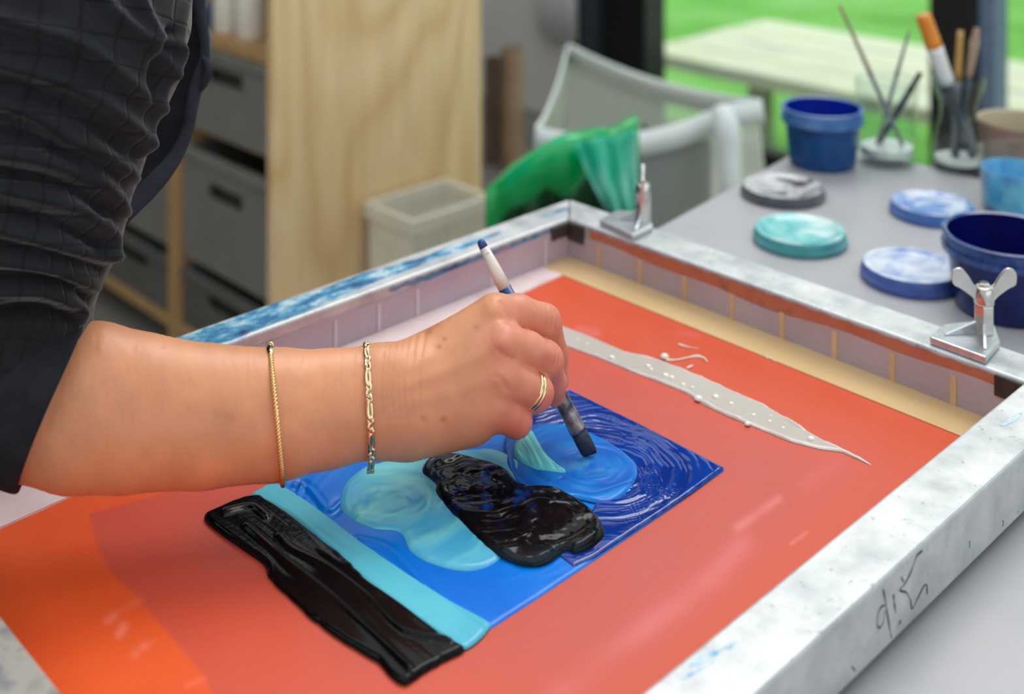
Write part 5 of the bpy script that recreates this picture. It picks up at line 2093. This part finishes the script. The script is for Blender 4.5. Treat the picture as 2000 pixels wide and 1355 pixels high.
# figaro bracelet, single links as parts
path = loop_path(722, 792, 120, 0.5875, 0.0262, 6, 720)
path2 = []
for k, q in enumerate(path):   # it hangs loose below the wrist
    an = 2 * math.pi * k / 720
    s = max(0, -math.cos(an)) ** 6
    path2.append(q + B3.T @ np.array([-0.0012 * s, -0.0022 * s, 0]))
path = np.array(path2)
seg = np.linalg.norm(np.roll(path, -1, 0) - path, axis=1)
cum = np.concatenate([[0], np.cumsum(seg)])
total = cum[-1]
br2 = thing('figaro_bracelet', 'pale gold figaro chain bracelet round the wrist', 'bracelet', path.mean(0))


def link_mesh(length, wd, r_):
    P = []
    nn_ = 28
    for k in range(nn_):
        an = 2 * math.pi * k / nn_
        ex = abs(math.cos(an)) ** 0.8 * math.copysign(1, math.cos(an))
        P.append(np.array([ex * (length / 2 - r_), math.sin(an) * (wd / 2 - r_), 0]))
    v, f = [], []
    ss = 8
    for k in range(nn_):
        t = P[(k + 1) % nn_] - P[(k - 1) % nn_]
        t /= np.linalg.norm(t)
        a = np.cross(t, np.array([0, 0, 1.0]))
        for j in range(ss):
            b_ = 2 * math.pi * j / ss
            v.append(P[k] + a * math.cos(b_) * r_ + np.array([0, 0, 1.0]) * math.sin(b_) * r_ * 0.8)
    for k in range(nn_):
        for j in range(ss):
            f.append((k * ss + j, ((k + 1) % nn_) * ss + j, ((k + 1) % nn_) * ss + (j + 1) % ss, k * ss + (j + 1) % ss))
    return mesh(v, f)


LS = link_mesh(0.0056, 0.0048, 0.00115)
LL = link_mesh(0.0112, 0.0046, 0.0011)
cen3 = path.mean(0)
s, k = 0.0, 0
seq = []
while s < total - 0.004:
    ln = 0.0112 if k % 4 == 3 else 0.0056
    seq.append((s + ln / 2, ln))
    s += ln - 0.0027
    k += 1
for k, (sm_, ln) in enumerate(seq):
    i = np.searchsorted(cum, min(sm_, total - 1e-6)) - 1
    i = max(0, i)
    q = path[i % 720]
    t = path[(i + 4) % 720] - path[(i - 4) % 720]
    t /= np.linalg.norm(t)
    outw = q - cen3
    outw -= t * outw.dot(t)
    outw /= np.linalg.norm(outw)
    tw = 0.42 if k % 2 else -0.42
    sidev = np.cross(outw, t)
    n2_ = outw * math.cos(tw) + sidev * math.sin(tw)
    s2_ = np.cross(n2_, t)
    mt = Matrix(((t[0], s2_[0], n2_[0], q[0]), (t[1], s2_[1], n2_[1], q[1]), (t[2], s2_[2], n2_[2], q[2]), (0, 0, 0, 1)))
    o = link('chain_link', LL if ln > 0.008 else LS, M_GOLDP, br2, True)
    o.matrix_basis = mt

# double wedding band on the ring finger
fa, fb_ = CP(1015, 752, 0.605), CP(1046, 766, 0.613)
axd = fb_ - fa
axd /= np.linalg.norm(axd)
rg = thing('finger_ring', 'pale gold double band ring on the ring finger', 'ring', cam2world((fa + fb_) / 2))
cnt_ = fa * 0.22 + fb_ * 0.78
e1 = np.cross(axd, np.array([0, 0, 1.0]))
e1 /= np.linalg.norm(e1)
e2 = np.cross(axd, e1)
for off, rr_ in ((-0.0016, 0.0012), (0.0009, 0.0010)):
    vv, ff = torus(0.01095, rr_, 48, 10)
    vv = [cam2world(cnt_ + axd * (off + c_ * 1.15) + e1 * a + e2 * b_) for a, b_, c_ in vv]
    link('gold_band', mesh(vv, ff), M_GOLDP, rg, True)

# ------------------------------------------------------------------ the brush in the hand
BT = PZ(1153, 888, 0.0045)
dT = world2px(BT)[2]
BE = DA(937, 468, 0.632)
brush = thing('flat_brush', 'flat brush with a white handle held in the hand, dark tip on blue paint', 'brush', BT)
bd = (BE - BT)
Lb = np.linalg.norm(bd)
bd /= Lb
wdir = np.cross(bd, ray(1100, 700))      # across the picture: broad side of the flat brush
wdir /= np.linalg.norm(wdir)
tdir = np.cross(bd, wdir)


def oval(stations, nseg=20):
    """stations: (distance from tip, half width, half thickness, skew)"""
    v, f = [], []
    for (s, hw, ht, sk) in stations:
        for k in range(nseg):
            an = 2 * math.pi * k / nseg
            ca, sa = math.cos(an), math.sin(an)
            v.append(BT + bd * (s + sk * ca) + wdir * hw * ca + tdir * ht * sa)
    n_ = len(stations)
    for i in range(n_ - 1):
        for k in range(nseg):
            k2 = (k + 1) % nseg
            f.append((i * nseg + k, i * nseg + k2, (i + 1) * nseg + k2, (i + 1) * nseg + k))
    f.append(tuple(range(nseg - 1, -1, -1)))
    f.append(tuple((n_ - 1) * nseg + k for k in range(nseg)))
    return mesh(v, f)


M_BRIS = mottled('dark_wet_bristle', (14, 24, 44), (26, 40, 64), 200, 0.3, bump_s=0.4, stretch=(1, 1, 1))
M_FERR = mottled('dirty_ferrule', (96, 92, 98), (150, 146, 150), 90, 0.25, 0.7, c3=(60, 60, 74), lo=0.3, hi=0.7)
M_HANDW = mottled('white_handle', (226, 214, 206), (236, 226, 220), 40, 0.35)
M_HANDB = mottled('blue_handle', (28, 62, 118), (40, 84, 146), 40, 0.3)
pxm = dT / F
link('bristles', oval([(0, 0.0040, 0.0011, 0.001), (0.002, 0.0050, 0.0016, 0.0008), (0.009, 0.0052, 0.0024, 0), (0.016, 0.0050, 0.0026, 0)]), M_BRIS, brush, True)
link('ferrule', oval([(0.0145, 0.0053, 0.0029, 0), (0.016, 0.0055, 0.0031, 0), (0.036, 0.0050, 0.0036, 0), (0.052, 0.0042, 0.0042, 0), (0.053, 0.0040, 0.0040, 0)]), M_FERR, brush, True)
fW = Lb * (1 - (565 - 468) / 420.0)
link('handle_collar', oval([(0.052, 0.0040, 0.0040, 0), (fW * 0.75, 0.0050, 0.0050, 0), (fW, 0.0043, 0.0043, 0)]), M_HANDB, brush, True)
fE = Lb * (1 - 16 / 420.0)
link('handle', oval([(fW, 0.0043, 0.0043, 0), (fW + 0.012, 0.0040, 0.0040, 0), (fE, 0.0030, 0.0030, 0)]), M_HANDW, brush, True)
link('handle_end', oval([(fE, 0.0030, 0.0030, 0), (Lb - 0.002, 0.0027, 0.0027, 0), (Lb - 0.0004, 0.0018, 0.0018, 0), (Lb, 0.0006, 0.0006, 0)]), M_HANDB, brush, True)
M_PRINT = mottled('dark_print', (50, 48, 56), (66, 62, 70), 200, 0.5)
for (s0, s1, off) in ((0.13, 0.17, -0.2), (0.33, 0.42, 0.1), (0.46, 0.74, 0.15), (0.78, 0.84, 0.15)):
    # small dark lettering marks down the white handle, lying on its camera-side surface
    a, c = fE + (fW - fE) * s0, fE + (fW - fE) * s1
    vv, ff = [], []
    for s in (a, c):
        rr_ = np.interp(s, [fW, fE], [0.0043, 0.0030]) + 0.00006
        for an in (-0.32 + off, 0.0 + off, 0.32 + off):
            sgn = -1 if tdir.dot(ray(1000, 500)) > 0 else 1
            vv.append(BT + bd * s + wdir * rr_ * math.sin(an) + tdir * sgn * rr_ * math.cos(an))
    ff = [(0, 1, 4, 3), (1, 2, 5, 4)]
    link('print_mark', mesh(vv, ff), M_PRINT, brush)
